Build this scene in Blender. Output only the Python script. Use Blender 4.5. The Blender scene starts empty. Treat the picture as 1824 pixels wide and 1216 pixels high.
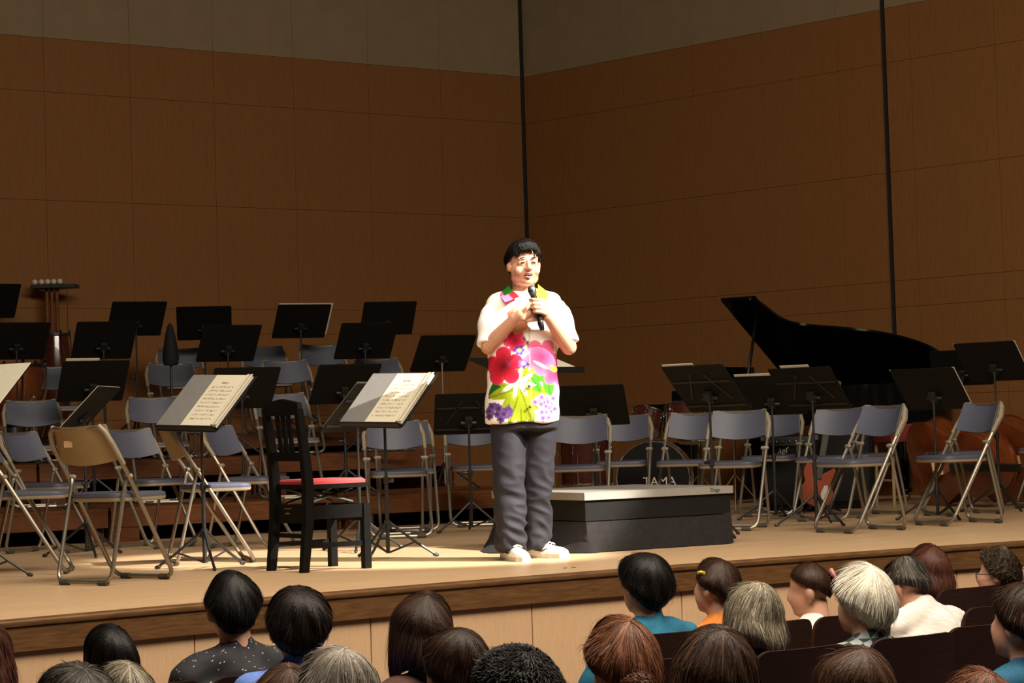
import bpy, bmesh, math, random
import numpy as np
from mathutils import Vector, Matrix, noise

sc = bpy.context.scene
col = sc.collection
rnd = random.Random(7)

# ------------------------------------------------------------------ camera, world, lights
PITCH, ROLL = math.atan(157 / 3800), math.atan(.0305)
cam = bpy.data.cameras.new('camera')
cam.sensor_width = 36
cam.lens = 36 * 3800 / 1824
cam.clip_end = 200
co = bpy.data.objects.new('camera', cam)
col.objects.link(co)
F = Vector((0, math.cos(PITCH), math.sin(PITCH)))
U0 = Vector((0, -math.sin(PITCH), math.cos(PITCH)))
R0 = Vector((1, 0, 0))
Rr = math.cos(ROLL) * R0 - math.sin(ROLL) * U0
Ur = math.sin(ROLL) * R0 + math.cos(ROLL) * U0
m = Matrix((Rr, Ur, -F)).transposed().to_4x4()
m.translation = (0, 0, .70)
co.matrix_world = m
sc.camera = co
sc.view_settings.view_transform = 'Standard'
sc.view_settings.look = 'None'
sc.view_settings.exposure = 0
sc.view_settings.gamma = 1
sc.view_settings.use_curve_mapping = False

w = bpy.data.worlds.new('hall')
sc.world = w
w.use_nodes = True
w.node_tree.nodes['Background'].inputs[0].default_value = (.9, .75, .55, 1)
w.node_tree.nodes['Background'].inputs[1].default_value = .004


def aim(o, tgt):
    o.rotation_euler = (Vector(tgt) - o.location).to_track_quat('-Z', 'Y').to_euler()


def area(name, loc, tgt, size, power, color):
    l = bpy.data.lights.new(name, 'AREA')
    l.shape = 'RECTANGLE'
    l.size, l.size_y = size
    l.energy = power
    l.color = color
    o = bpy.data.objects.new(name, l)
    col.objects.link(o)
    o.location = loc
    aim(o, tgt)
    return o


MAN = Vector((.07, 11.57, 0))
sl = bpy.data.lights.new('follow_spot', 'SPOT')
sl.energy = 54000
sl.color = (1, .93, .82)
sl.spot_size = math.radians(6.9)
sl.spot_blend = .35
sl.shadow_soft_size = .09
so = bpy.data.objects.new('follow_spot', sl)
col.objects.link(so)
so.location = MAN + Vector((11.8, -5.5, 11.2))
aim(so, MAN + Vector((.06, .08, .92)))
area('house_light_row', (2.0, 6.4, 5.6), (1.3, 9.4, -.4), (8, 2), 800, (1, .87, .70))
area('added_front_fill', (1.2, 8.6, 5.4), (.9, 10.9, 0), (8, .8), 240, (1, .88, .70))  # unseen fill, added to brighten the floor along the stage edge
area('added_wall_fill', (.5, 14.5, 9.0), (-.2, 21, 5.2), (8, .6), 26, (1, .8, .55))  # weak overhead fill with no visible source, added to lift the upper back wall

HA = math.atan(.67)                     # stage front runs at this angle to the camera plane
EX, EY = math.cos(HA), math.sin(HA)     # along the stage front
NX, NY = -EY, EX                        # upstage


# ------------------------------------------------------------------ materials
def new_mat(name):
    mt = bpy.data.materials.new(name)
    mt.use_nodes = True
    return mt, mt.node_tree.nodes, mt.node_tree.links, mt.node_tree.nodes['Principled BSDF']


def pm(name, c, rough=.6, metal=0, var=.12, scale=30, bump=0, spec=.5, stretch=(1, 1, 1), coat=0):
    mt, n, l, b = new_mat(name)
    b.inputs['Roughness'].default_value = rough
    b.inputs['Metallic'].default_value = metal
    b.inputs['Specular IOR Level'].default_value = spec
    b.inputs['Coat Weight'].default_value = coat
    tc = n.new('ShaderNodeTexCoord')
    mp = n.new('ShaderNodeMapping')
    mp.inputs['Scale'].default_value = stretch
    nz = n.new('ShaderNodeTexNoise')
    nz.inputs['Scale'].default_value = scale
    nz.inputs['Detail'].default_value = 4
    l.new(tc.outputs['Object'], mp.inputs[0])
    l.new(mp.outputs[0], nz.inputs[0])
    rp = n.new('ShaderNodeValToRGB')
    e = rp.color_ramp.elements
    e[0].position, e[1].position = .3, .7
    e[0].color = tuple(max(0, x * (1 - var)) for x in c) + (1,)
    e[1].color = tuple(min(1, x * (1 + var)) for x in c) + (1,)
    l.new(nz.outputs[0], rp.inputs[0])
    l.new(rp.outputs[0], b.inputs['Base Color'])
    if bump:
        bp = n.new('ShaderNodeBump')
        bp.inputs['Strength'].default_value = bump
        bp.inputs['Distance'].default_value = .002
        l.new(nz.outputs[0], bp.inputs['Height'])
        l.new(bp.outputs[0], b.inputs['Normal'])
    return mt


def vcol_mat(name, rough=.6, spec=.4, weave=0, base=None, fine=0):
    mt, n, l, b = new_mat(name)
    b.inputs['Roughness'].default_value = rough
    b.inputs['Specular IOR Level'].default_value = spec
    a = n.new('ShaderNodeVertexColor')
    a.layer_name = 'tone'
    if base:
        mx = n.new('ShaderNodeMix')
        mx.data_type = 'RGBA'
        mx.blend_type = 'MULTIPLY'
        mx.inputs[0].default_value = 1
        mx.inputs[6].default_value = (*base, 1)
        l.new(a.outputs[0], mx.inputs[7])
        l.new(mx.outputs[2], b.inputs['Base Color'])
    else:
        l.new(a.outputs[0], b.inputs['Base Color'])
    if weave:
        nz = n.new('ShaderNodeTexNoise')
        nz.inputs['Scale'].default_value = weave
        bp = n.new('ShaderNodeBump')
        bp.inputs['Strength'].default_value = .2
        bp.inputs['Distance'].default_value = .002
        tc = n.new('ShaderNodeTexCoord')
        l.new(tc.outputs['Object'], nz.inputs[0])
        l.new(nz.outputs[0], bp.inputs['Height'])
        l.new(bp.outputs[0], b.inputs['Normal'])
    return mt


M = {}
M['wall_wood'] = pm('wall_wood', (.208, .088, .0255), .7, var=.10, scale=14, stretch=(9, 9, .6), spec=.2)
M['wall_grey'] = pm('wall_grey', (.235, .17, .103), .8, var=.06, scale=6, spec=.2)
M['apron_wood'] = pm('apron_wood', (.64, .41, .235), .55, var=.07, scale=20, stretch=(8, 8, .5), spec=.3)
M['edge_wood'] = pm('edge_wood', (.125, .058, .021), .38, var=.3, scale=10, stretch=(1, 1, 10), spec=.45)
M['slot'] = pm('slot', (.012, .008, .006), .9)
M['carpet'] = pm('carpet', (.05, .03, .03), .95, scale=200)
M['riser_wood'] = pm('riser_wood', (.13, .042, .012), .6, var=.22, scale=9, stretch=(1, 1, 7), spec=.25)
M['tube'] = pm('tube_metal', (.26, .23, .185), .36, .75, var=.08)
M['beige'] = pm('beige_plastic', (.30, .21, .10), .5, var=.06)
M['beige_light'] = pm('beige_light', (.25, .205, .145), .5, var=.06)
M['blue'] = pm('blue_vinyl', (.076, .081, .118), .5, var=.10, scale=120, bump=.15)
M['rubber'] = pm('rubber', (.05, .045, .035), .7)
M['black'] = pm('black_metal', (.013, .013, .013), .45, var=.2)
M['black_matt'] = pm('black_matt', (.009, .0085, .008), .75, var=.2, spec=.2)
M['desk'] = pm('desk_black', (.008, .0075, .0065), .6, var=.15, scale=60, spec=.2)
M['chrome'] = pm('chrome', (.62, .6, .56), .18, 1, var=.05)
M['gold'] = pm('gold_leaf', (.5, .36, .12), .35, .8)
M['piano'] = pm('piano_lacquer', (.004, .004, .005), .08, var=.1, spec=.4, coat=.1)
M['bench'] = pm('bench_lacquer', (.0035, .0033, .003), .5, var=.2, spec=.12)
M['red_seat'] = pm('red_velvet', (.50, .055, .06), .8, scale=200)
M['darkred'] = pm('dark_red_vinyl', (.17, .018, .018), .55)
M['silver'] = pm('silver_trim', (.36, .34, .31), .42, .35, var=.05)
M['grey_board'] = pm('grey_board', (.009, .009, .008), .6, spec=.15)
M['cloth_black'] = pm('cloth_black', (.010, .008, .0085), .95, var=.3, scale=40)
M['folder'] = pm('folder_grey', (.22, .21, .20), .55, var=.05)
M['paper'] = pm('paper', (.72, .66, .52), .8, var=.04)
M['sticker'] = pm('sticker', (.72, .47, .30), .7)
M['seat_wood'] = pm('seat_wood', (.030, .011, .008), .42, var=.25, scale=20, stretch=(1, 1, 6), spec=.4)
M['seat_fabric'] = pm('seat_fabric', (.05, .025, .03), .9, scale=150)
M['skin'] = pm('skin', (.62, .32, .21), .5, var=.06, scale=18)
M['lip'] = pm('lip', (.50, .16, .13), .4, var=.05)
M['eye_dark'] = pm('eye_dark', (.02, .012, .01), .3)
M['teeth'] = pm('mouth_dark', (.09, .02, .02), .6)
M['pants'] = pm('pants_navy', (.011, .0095, .0165), .8, var=.12, scale=150, bump=.1)
M['shoe'] = pm('shoe_white', (.78, .75, .68), .5, var=.05)
M['shoe_mark'] = pm('shoe_mark', (.03, .03, .035), .5)
M['sole'] = pm('shoe_sole', (.50, .44, .38), .7)
M['copper'] = pm('copper', (.42, .13, .045), .3, .8, var=.2)
M['bass_wood'] = pm('bass_varnish', (.15, .034, .008), .28, var=.3, scale=6, stretch=(1, 6, 1), coat=.4)
M['orange'] = pm('guitar_orange', (.30, .045, .008), .5, spec=.2)
M['tom'] = pm('tom_lacquer', (.05, .012, .008), .2, var=.2, coat=.6)
M['drum_head'] = pm('drum_head', (.006, .006, .006), .4, spec=.15)
M['white_head'] = pm('white_head', (.6, .56, .48), .6)
M['brass'] = pm('cymbal_brass', (.40, .27, .09), .32, .85)
M['felt'] = pm('felt_white', (.55, .48, .38), .95)
M['amp'] = pm('amp_tolex', (.005, .005, .005), .8, scale=200, bump=.2, spec=.12)
M['white_print'] = pm('white_print', (.62, .58, .5), .6)
M['mic_mesh'] = pm('mic_mesh', (.10, .10, .105), .4, .7, scale=300, bump=.5)
M['mic_body'] = pm('mic_body', (.008, .008, .009), .28)
M['button'] = pm('button', (.12, .09, .06), .4)
M['leafbit'] = pm('leaf_bit', (.02, .16, .02), .6)


def floor_mat():
    mt, n, l, b = new_mat('stage_floor')
    b.inputs['Roughness'].default_value = .38
    b.inputs['Specular IOR Level'].default_value = .35
    tc = n.new('ShaderNodeTexCoord')
    mp = n.new('ShaderNodeMapping')
    mp.inputs['Rotation'].default_value = (0, 0, -HA)
    l.new(tc.outputs['Object'], mp.inputs[0])
    mp2 = n.new('ShaderNodeMapping')
    mp2.inputs['Scale'].default_value = (1.2, 45, 1)
    l.new(mp.outputs[0], mp2.inputs[0])
    nz = n.new('ShaderNodeTexNoise')
    nz.inputs['Scale'].default_value = 1.6
    nz.inputs['Detail'].default_value = 5
    l.new(mp2.outputs[0], nz.inputs[0])
    br = n.new('ShaderNodeTexBrick')
    br.inputs['Scale'].default_value = 1
    br.inputs['Brick Width'].default_value = 1.8
    br.inputs['Row Height'].default_value = .075
    br.inputs['Mortar Size'].default_value = .0012
    br.inputs['Color1'].default_value = (.66, .455, .275, 1)
    br.inputs['Color2'].default_value = (.62, .42, .245, 1)
    br.inputs['Mortar'].default_value = (.30, .17, .08, 1)
    l.new(mp.outputs[0], br.inputs[0])
    rp = n.new('ShaderNodeValToRGB')
    rp.color_ramp.elements[0].position = .3
    rp.color_ramp.elements[1].position = .7
    rp.color_ramp.elements[0].color = (.80, .76, .70, 1)
    rp.color_ramp.elements[1].color = (1, 1, 1, 1)
    l.new(nz.outputs[0], rp.inputs[0])
    mx = n.new('ShaderNodeMix')
    mx.data_type = 'RGBA'
    mx.blend_type = 'MULTIPLY'
    mx.inputs[0].default_value = 1
    l.new(br.outputs[0], mx.inputs[6])
    l.new(rp.outputs[0], mx.inputs[7])
    l.new(mx.outputs[2], b.inputs['Base Color'])
    return mt


M['stage_floor'] = floor_mat()


def page_mat(seed, systems=9):
    """printed music: rows of staves with note marks, in the page's own flat coordinates (x across, y up, metres)"""
    mt, n, l, b = new_mat('printed_page')
    b.inputs['Roughness'].default_value = .8
    tc = n.new('ShaderNodeTexCoord')
    sp = n.new('ShaderNodeSeparateXYZ')
    l.new(tc.outputs['Object'], sp.inputs[0])

    def mth(op, a, bb=None, cc=None):
        nd = n.new('ShaderNodeMath')
        nd.operation = op
        for i, v in enumerate((a, bb, cc)):
            if v is None:
                continue
            if isinstance(v, (int, float)):
                nd.inputs[i].default_value = v
            else:
                l.new(v, nd.inputs[i])
        return nd.outputs[0]
    v = mth('DIVIDE', mth('ADD', sp.outputs[1], .155), .27)
    fr = mth('FRACT', mth('MULTIPLY', v, systems))
    band = mth('MULTIPLY', mth('GREATER_THAN', fr, .22), mth('LESS_THAN', fr, .68))
    nz = n.new('ShaderNodeTexNoise')
    nz.inputs['Scale'].default_value = 150
    nz.inputs['Detail'].default_value = 2
    mp = n.new('ShaderNodeMapping')
    mp.inputs['Location'].default_value = (seed, seed * .3, 0)
    mp.inputs['Scale'].default_value = (1, .55, 1)
    l.new(tc.outputs['Object'], mp.inputs[0])
    l.new(mp.outputs[0], nz.inputs[0])
    notes = mth('GREATER_THAN', nz.outputs[0], .55)
    stave = mth('LESS_THAN', mth('FRACT', mth('MULTIPLY', fr, 11)), .22)
    ink = mth('MULTIPLY', band, mth('MAXIMUM', notes, mth('MULTIPLY', stave, .5)))
    inx = mth('LESS_THAN', mth('ABSOLUTE', sp.outputs[0]), .092)
    iny = mth('MULTIPLY', mth('GREATER_THAN', v, .0), mth('LESS_THAN', v, 1.0))
    ink = mth('MULTIPLY', ink, mth('MULTIPLY', inx, iny))
    # title
    tx = mth('MULTIPLY', mth('LESS_THAN', mth('ABSOLUTE', sp.outputs[0]), .03),
             mth('MULTIPLY', mth('GREATER_THAN', v, 1.03), mth('LESS_THAN', v, 1.08)))
    ink = mth('MAXIMUM', ink, mth('MULTIPLY', tx, mth('GREATER_THAN', nz.outputs[0], .45)))
    mx = n.new('ShaderNodeMix')
    mx.data_type = 'RGBA'
    mx.inputs[6].default_value = (.74, .66, .50, 1)
    mx.inputs[7].default_value = (.16, .11, .08, 1)
    l.new(mth('MULTIPLY', ink, .85), mx.inputs[0])
    l.new(mx.outputs[2], b.inputs['Base Color'])
    return mt


M['page_a'] = page_mat(1.3)
M['page_b'] = page_mat(4.7)


def stripe_mat(name, c1, c2, scale, thr):
    mt, n, l, b = new_mat(name)
    b.inputs['Roughness'].default_value = .85
    tc = n.new('ShaderNodeTexCoord')
    wv = n.new('ShaderNodeTexWave')
    wv.bands_direction = 'Z'
    wv.inputs['Scale'].default_value = scale
    wv.inputs['Distortion'].default_value = .6
    wv.inputs['Detail Scale'].default_value = .2
    l.new(tc.outputs['Object'], wv.inputs[0])
    rp = n.new('ShaderNodeValToRGB')
    rp.color_ramp.elements[0].color = (*c2, 1)
    rp.color_ramp.elements[1].color = (*c1, 1)
    rp.color_ramp.elements[0].position = thr
    rp.color_ramp.elements[1].position = thr + .12
    l.new(wv.outputs[0], rp.inputs[0])
    l.new(rp.outputs[0], b.inputs['Base Color'])
    return mt


def speck_mat(name, c1, c2):
    mt, n, l, b = new_mat(name)
    b.inputs['Roughness'].default_value = .8
    tc = n.new('ShaderNodeTexCoord')
    mp = n.new('ShaderNodeMapping')
    mp.inputs['Rotation'].default_value = (.5, .7, .4)
    mp.inputs['Scale'].default_value = (1, 5, 1)
    vo = n.new('ShaderNodeTexVoronoi')
    vo.inputs['Scale'].default_value = 34
    l.new(tc.outputs['Object'], mp.inputs[0])
    l.new(mp.outputs[0], vo.inputs[0])
    rp = n.new('ShaderNodeValToRGB')
    rp.color_ramp.elements[0].color = (*c2, 1)
    rp.color_ramp.elements[1].color = (*c1, 1)
    rp.color_ramp.elements[0].position = .11
    rp.color_ramp.elements[1].position = .15
    l.new(vo.outputs['Distance'], rp.inputs[0])
    l.new(rp.outputs[0], b.inputs['Base Color'])
    return mt


def check_mat(name):
    mt, n, l, b = new_mat(name)
    b.inputs['Roughness'].default_value = .85
    tc = n.new('ShaderNodeTexCoord')
    ck = n.new('ShaderNodeTexChecker')
    ck.inputs['Scale'].default_value = 26
    ck.inputs['Color1'].default_value = (.03, .05, .04, 1)
    ck.inputs['Color2'].default_value = (.35, .38, .40, 1)
    l.new(tc.outputs['Object'], ck.inputs[0])
    l.new(ck.outputs[0], b.inputs['Base Color'])
    return mt


# ------------------------------------------------------------------ mesh helpers
class MB:
    def __init__(s):
        s.v, s.f, s.c = [], [], []

    def add(s, vs, fs, tone=None):
        o = len(s.v)
        s.v += [tuple(x) for x in vs]
        s.f += [tuple(i + o for i in q) for q in fs]
        if tone is not None:
            s.c += [tone] * len(vs)
        return s

    def box(s, c, d, mt=None, taper=1):
        x, y, z = (k / 2 for k in d)
        vs = [Vector((c[0] + sx * x * (taper if sz > 0 else 1), c[1] + sy * y * (taper if sz > 0 else 1), c[2] + sz * z))
              for sz in (-1, 1) for sy in (-1, 1) for sx in (-1, 1)]
        if mt:
            vs = [mt @ q for q in vs]
        return s.add(vs, [(0, 2, 3, 1), (4, 5, 7, 6), (0, 1, 5, 4), (2, 6, 7, 3), (0, 4, 6, 2), (1, 3, 7, 5)])

    def tube(s, pts, r, seg=8, closed=False, caps=True):
        P = [Vector(p) for p in pts]
        n = len(P)
        rs = list(r) if isinstance(r, (list, tuple)) else [r] * n
        T = []
        for i in range(n):
            if closed:
                t = P[(i + 1) % n] - P[i - 1]
            else:
                t = P[min(i + 1, n - 1)] - P[max(i - 1, 0)]
            T.append(t.normalized())
        a = T[0].orthogonal().normalized()
        vs, fs = [], []
        for i in range(n):
            a = (a - T[i] * a.dot(T[i])).normalized()
            b = T[i].cross(a)
            for k in range(seg):
                q = 2 * math.pi * k / seg
                vs.append(P[i] + (a * math.cos(q) + b * math.sin(q)) * rs[i])
        m_ = n if closed else n - 1
        for i in range(m_):
            j = (i + 1) % n
            for k in range(seg):
                k2 = (k + 1) % seg
                fs.append((i * seg + k, i * seg + k2, j * seg + k2, j * seg + k))
        if not closed and caps:
            fs.append(tuple(reversed(range(seg))))
            fs.append(tuple((n - 1) * seg + k for k in range(seg)))
        return s.add(vs, fs)

    def cap(s, p0, p1, r0, r1, seg=12):
        """tapered capsule"""
        p0, p1 = Vector(p0), Vector(p1)
        d = (p1 - p0)
        L = d.length
        d = d.normalized() if L > 1e-6 else Vector((0, 0, 1))
        pts, rs = [], []
        for k in range(5):
            q = math.pi / 2 * (k / 4)
            pts.append(p0 - d * r0 * math.cos(q) * .999)
            rs.append(max(r0 * math.sin(q), .0004))
        for k in range(5):
            q = math.pi / 2 * (k / 4)
            pts.append(p1 + d * r1 * math.sin(q) * .999)
            rs.append(max(r1 * math.cos(q), .0004))
        return s.tube(pts, rs, seg)

    def ell(s, c, r, mt=None, nu=16, nv=10):
        vs, fs = [], []
        for j in range(nv + 1):
            t = math.pi * j / nv
            for i in range(nu):
                p = 2 * math.pi * i / nu
                q = Vector((r[0] * math.sin(t) * math.cos(p), r[1] * math.sin(t) * math.sin(p), r[2] * math.cos(t)))
                if mt:
                    q = mt @ q
                vs.append(q + Vector(c))
        for j in range(nv):
            for i in range(nu):
                i2 = (i + 1) % nu
                fs.append((j * nu + i, (j + 1) * nu + i, (j + 1) * nu + i2, j * nu + i2))
        return s.add(vs, fs)

    def lathe(s, prof, seg=20, mt=None):
        vs, fs = [], []
        for r, z in prof:
            for k in range(seg):
                q = 2 * math.pi * k / seg
                p = Vector((r * math.cos(q), r * math.sin(q), z))
                vs.append(mt @ p if mt else p)
        for j in range(len(prof) - 1):
            for k in range(seg):
                k2 = (k + 1) % seg
                fs.append((j * seg + k, j * seg + k2, (j + 1) * seg + k2, (j + 1) * seg + k))
        fs.append(tuple(reversed(range(seg))))
        fs.append(tuple((len(prof) - 1) * seg + k for k in range(seg)))
        return s.add(vs, fs)

    def loft(s, rings, cap=True):
        n = len(rings[0])
        vs = [q for r in rings for q in r]
        fs = []
        for j in range(len(rings) - 1):
            for k in range(n):
                k2 = (k + 1) % n
                fs.append((j * n + k, j * n + k2, (j + 1) * n + k2, (j + 1) * n + k))
        if cap:
            fs.append(tuple(reversed(range(n))))
            fs.append(tuple((len(rings) - 1) * n + k for k in range(n)))
        return s.add(vs, fs)

    def prism(s, poly, z0, z1, mt=None):
        n = len(poly)
        vs = [Vector((x, y, z)) for z in (z0, z1) for x, y in poly]
        if mt:
            vs = [mt @ q for q in vs]
        fs = [tuple(reversed(range(n))), tuple(range(n, 2 * n))]
        fs += [(k, (k + 1) % n, n + (k + 1) % n, n + k) for k in range(n)]
        return s.add(vs, fs)

    def mesh(s, name, mat=None, smooth=40):
        me = bpy.data.meshes.new(name)
        me.from_pydata(s.v, [], s.f)
        if s.c:
            ca = me.color_attributes.new('tone', 'FLOAT_COLOR', 'POINT')
            ca.data.foreach_set('color', np.array([(*c, 1) for c in s.c], dtype=np.float32).ravel())
        me.update()
        if smooth:
            me.shade_smooth()
            me.set_sharp_from_angle(angle=math.radians(smooth))
        if mat:
            me.materials.append(mat)
        return me

    def build(s, name, mat, parent=None, smooth=40, **k):
        return obj(name, s.mesh(name, mat, smooth), parent, **k)


def obj(name, me, parent=None, loc=None, rotz=None, label=None):
    o = bpy.data.objects.new(name, me)
    col.objects.link(o)
    if parent:
        o.parent = parent
    if loc is not None:
        o.location = loc
    if rotz is not None:
        o.rotation_euler = (0, 0, rotz)
    if label:
        o['label'] = label
    return o


def tag(o, label, cat, group=None):
    o['label'] = label
    o['category'] = cat
    if group:
        o['group'] = group
    return o


def thing(name, label, cat, loc=(0, 0, 0), rotz=0, group=None):
    o = obj(name, None, None, loc, rotz)
    o.empty_display_size = .1
    return tag(o, label, cat, group)


def struct(o):
    o['kind'] = 'structure'
    return o


def dup(root, loc, rotz, label=None, group=None):
    r = root.copy()
    col.objects.link(r)
    r.location = loc
    r.rotation_euler = (0, 0, rotz)
    if label:
        r['label'] = label
    if group:
        r['group'] = group
    for ch in root.children:
        c = ch.copy()
        col.objects.link(c)
        c.parent = r
        for g in ch.children:
            d = g.copy()
            col.objects.link(d)
            d.parent = c
    return r


def yaw(dx, dy):
    """rotation that turns local +Y onto (dx, dy)"""
    return math.atan2(-dx, dy)


_tmp = bpy.data.objects.new('remesh_work', bpy.data.meshes.new('remesh_work'))


def remesh(mb, voxel, smooth=4, fac=.5):
    me = mb.mesh('tmp', None, 0)
    o = bpy.data.objects.new('tmp', me)
    col.objects.link(o)
    r = o.modifiers.new('r', 'REMESH')
    r.mode = 'VOXEL'
    r.voxel_size = voxel
    if smooth:
        q = o.modifiers.new('s', 'SMOOTH')
        q.factor = fac
        q.iterations = smooth
    dg = bpy.context.evaluated_depsgraph_get()
    dg.update()
    out = bpy.data.meshes.new_from_object(o.evaluated_get(dg), depsgraph=dg)
    bpy.data.objects.remove(o)
    bpy.data.meshes.remove(me)
    out.shade_smooth()
    return out


bpy.data.objects.remove(_tmp)


def coords(me):
    a = np.empty(len(me.vertices) * 3)
    me.vertices.foreach_get('co', a)
    return a.reshape(-1, 3)


def setco(me, a):
    me.vertices.foreach_set('co', a.ravel())
    me.update()


def paint(me, rgb):
    ca = me.color_attributes.new('tone', 'FLOAT_COLOR', 'POINT')
    out = np.ones((len(rgb), 4), dtype=np.float32)
    out[:, :3] = rgb
    ca.data.foreach_set('color', out.ravel())


# ------------------------------------------------------------------ the setting
def epos(t, d=0.0):
    """point t metres along the stage front, d metres upstage of it"""
    bow = .18 - .0215 * t * t if abs(t) < 4.5 else .18 - .0215 * 20.25 - .19 * (abs(t) - 4.5)
    k = bow + d
    return (.36 + EX * t + NX * k, 10.2 + EY * t + NY * k)


ts = [-7 + .35 * k for k in range(41)]
front = [epos(t) for t in ts]
back = [(13.0, 25.0), (-12.0, 22.0)]
mb = MB()
mb.prism(front + back, -.06, 0)
struct(mb.build('floor', M['stage_floor'], smooth=0))
# dark edge board with rounded nose
mb = MB()
prof = [(-.030, -.002), (-.036, -.008), (-.038, -.020), (-.035, -.027), (-.028, -.030), (-.028, -.128), (.02, -.128), (.02, .0022)]
rings = [[Vector((*epos(t, d), z)) for d, z in prof] for t in ts]
mb.loft(rings)
struct(mb.build('trim_1', M['edge_wood'], smooth=35))
# apron wall with separate panels
apron = struct(obj('wall_front', None))
mb = MB()
rings = [[Vector((*epos(t, d), z)) for d, z in [(.012, -.12), (.012, -1.03), (.08, -1.03), (.08, -.12)]] for t in ts]
mb.loft(rings)
mb.build('backing', M['slot'], apron, 0)
joints = [-.25 + .9 * k for k in range(-6, 7)]
for a, b in zip(joints[:-1], joints[1:]):
    mb = MB()
    tt = [a + .003 + (b - a - .006) * k / 4 for k in range(5)]
    rings = [[Vector((*epos(t, d), z)) for d, z in [(-.004, -.127), (-.004, -1.02), (.0115, -1.02), (.0115, -.127)]] for t in tt]
    mb.loft(rings)
    mb.build('panel', M['apron_wood'], apron, 0)
# hall floor
mb = MB()
mb.box((0, 4, -1.07), (30, 26, .1))
struct(mb.build('floor', M['carpet'], smooth=0))

# back wall and right wall of the stage shell, panel by panel
XC, YC = .225, 22.5
EB = Vector((-1, -.68, 0)).normalized()
EG = Vector((1, -.97, 0)).normalized()
WZ = [-.1, .90, 1.70, 1.94, 2.93, 3.93, 4.43]


def shell_wall(name, origin, d, tj, inward):
    """panels between the joints tj (metres along d)"""
    root = struct(obj(name, None))
    o = Vector(origin)
    u = d
    bk = MB()
    a, b = tj[0], tj[-1]
    q0, q1 = o + u * a - inward * .10, o + u * b - inward * .10
    bk.box((0, 0, 0), (1, 1, 1), Matrix.Translation((q0 + q1) / 2 + Vector((0, 0, 4))) @ Matrix((u, inward, Vector((0, 0, 1)))).transposed().to_4x4() @ Matrix.Diagonal((b - a + .4, .12, 8.4, 1)))
    bk.build('backing', M['slot'], root, 0)
    zz = WZ + [5.45, 6.47, 7.5]
    for i in range(len(tj) - 1):
        t0, t1 = tj[i], tj[i + 1]
        if t1 - t0 < .12:
            continue
        for j in range(len(zz) - 1):
            z0, z1 = zz[j], zz[j + 1]
            g = .0016
            mb = MB()
            c = o + u * ((t0 + t1) / 2) - inward * .02
            mtx = Matrix((u, inward, Vector((0, 0, 1)))).transposed().to_4x4()
            mb.box((0, 0, 0), (t1 - t0 - 2 * g, .04, z1 - z0 - 2 * g))
            mt = M['wall_wood'] if z1 <= 4.44 else M['wall_grey']
            p = mb.build('panel', mt, root, 0)
            p.matrix_local = Matrix.Translation(c + Vector((0, 0, (z0 + z1) / 2))) @ mtx
    return root


inb = Vector((EB.y, -EB.x, 0))
if inb.y > 0:
    inb = -inb
ing = Vector((EG.y, -EG.x, 0))
if ing.y > 0:
    ing = -ing
shell_wall('wall_back', (XC, YC, 0), EB, [.065, 1.07, 1.93, 2.79, 3.66, 4.53, 5.38, 6.24, 7.1, 7.96, 8.8], inb)
shell_wall('wall_right', (XC, YC, 0), EG, [-.02, .50, 1.37, 2.27, 3.13, 4.01, 4.49], ing)
shell_wall('wall_right', (Vector((XC, YC, 0)) + ing * .02), EG, [4.56, 4.82, 5.69, 6.56, 7.43, 8.3], ing)

# ------------------------------------------------------------------ risers
RZ = [.24, .55, .74]
RB = Vector((-1.9, 15.4, 0))
RE = Vector((1, .6, 0)).normalized()
RN = Vector((-RE.y, RE.x, 0))
RD = 1.52
LEVEL = ['lowest riser', 'middle riser', 'rear riser']
SPOT = ['at the far left', 'behind the two front left chairs', 'behind the bench chair', 'behind the standing man']
for k, z in enumerate(RZ):
    for i in range(4):
        a = -4.75 + i * 1.84
        L = 1.82
        b0 = RB + RN * (RD * k) + RE * a
        root = thing('stage_riser', f'brown wooden orchestra platform, {LEVEL[k]}, unit {SPOT[i]}', 'riser', b0 + RE * L / 2, math.atan2(RE.y, RE.x), 'stepped orchestra risers')
        mb = MB()
        mb.box((0, RD / 2, z - .012), (L, RD - .02, .024))
        mb.build('deck', M['riser_wood'], root, 0)
        mb = MB()
        mb.box((0, .022, z - .08), (L - .004, .024, .11))
        mb.build('front_rail', M['riser_wood'], root, 0)
        for sx in (-1, 1):
            mb = MB()
            mb.box((sx * (L / 2 - .11), .035, (z - .13) / 2), (.2 if sx < 0 else .06, .03, z - .13))
            mb.build('post', M['riser_wood'], root, 0)
            mb = MB()
            mb.box((sx * (L / 2 - .02), RD / 2 + .03, (z - .03) / 2), (.02, RD - .1, z - .03))
            mb.build('side_panel', M['riser_wood'], root, 0)
        mb = MB()
        mb.box((0, RD - .05, (z - .03) / 2), (L - .08, .02, z - .03))
        mb.build('rear_panel', M['black_matt'], root, 0)


# ------------------------------------------------------------------ folding chairs
def rounded(pts, r, n=5):
    out = [Vector(pts[0])]
    for i in range(1, len(pts) - 1):
        a, b, c = (Vector(pts[j]) for j in (i - 1, i, i + 1))
        d0, d1 = (a - b), (c - b)
        k = min(r, d0.length * .45, d1.length * .45)
        p0, p1 = b + d0.normalized() * k, b + d1.normalized() * k
        for j in range(n + 1):
            t = j / n
            out.append(p0 * (1 - t) ** 2 + b * 2 * t * (1 - t) + p1 * t * t)
    out.append(Vector(pts[-1]))
    return out


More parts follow.
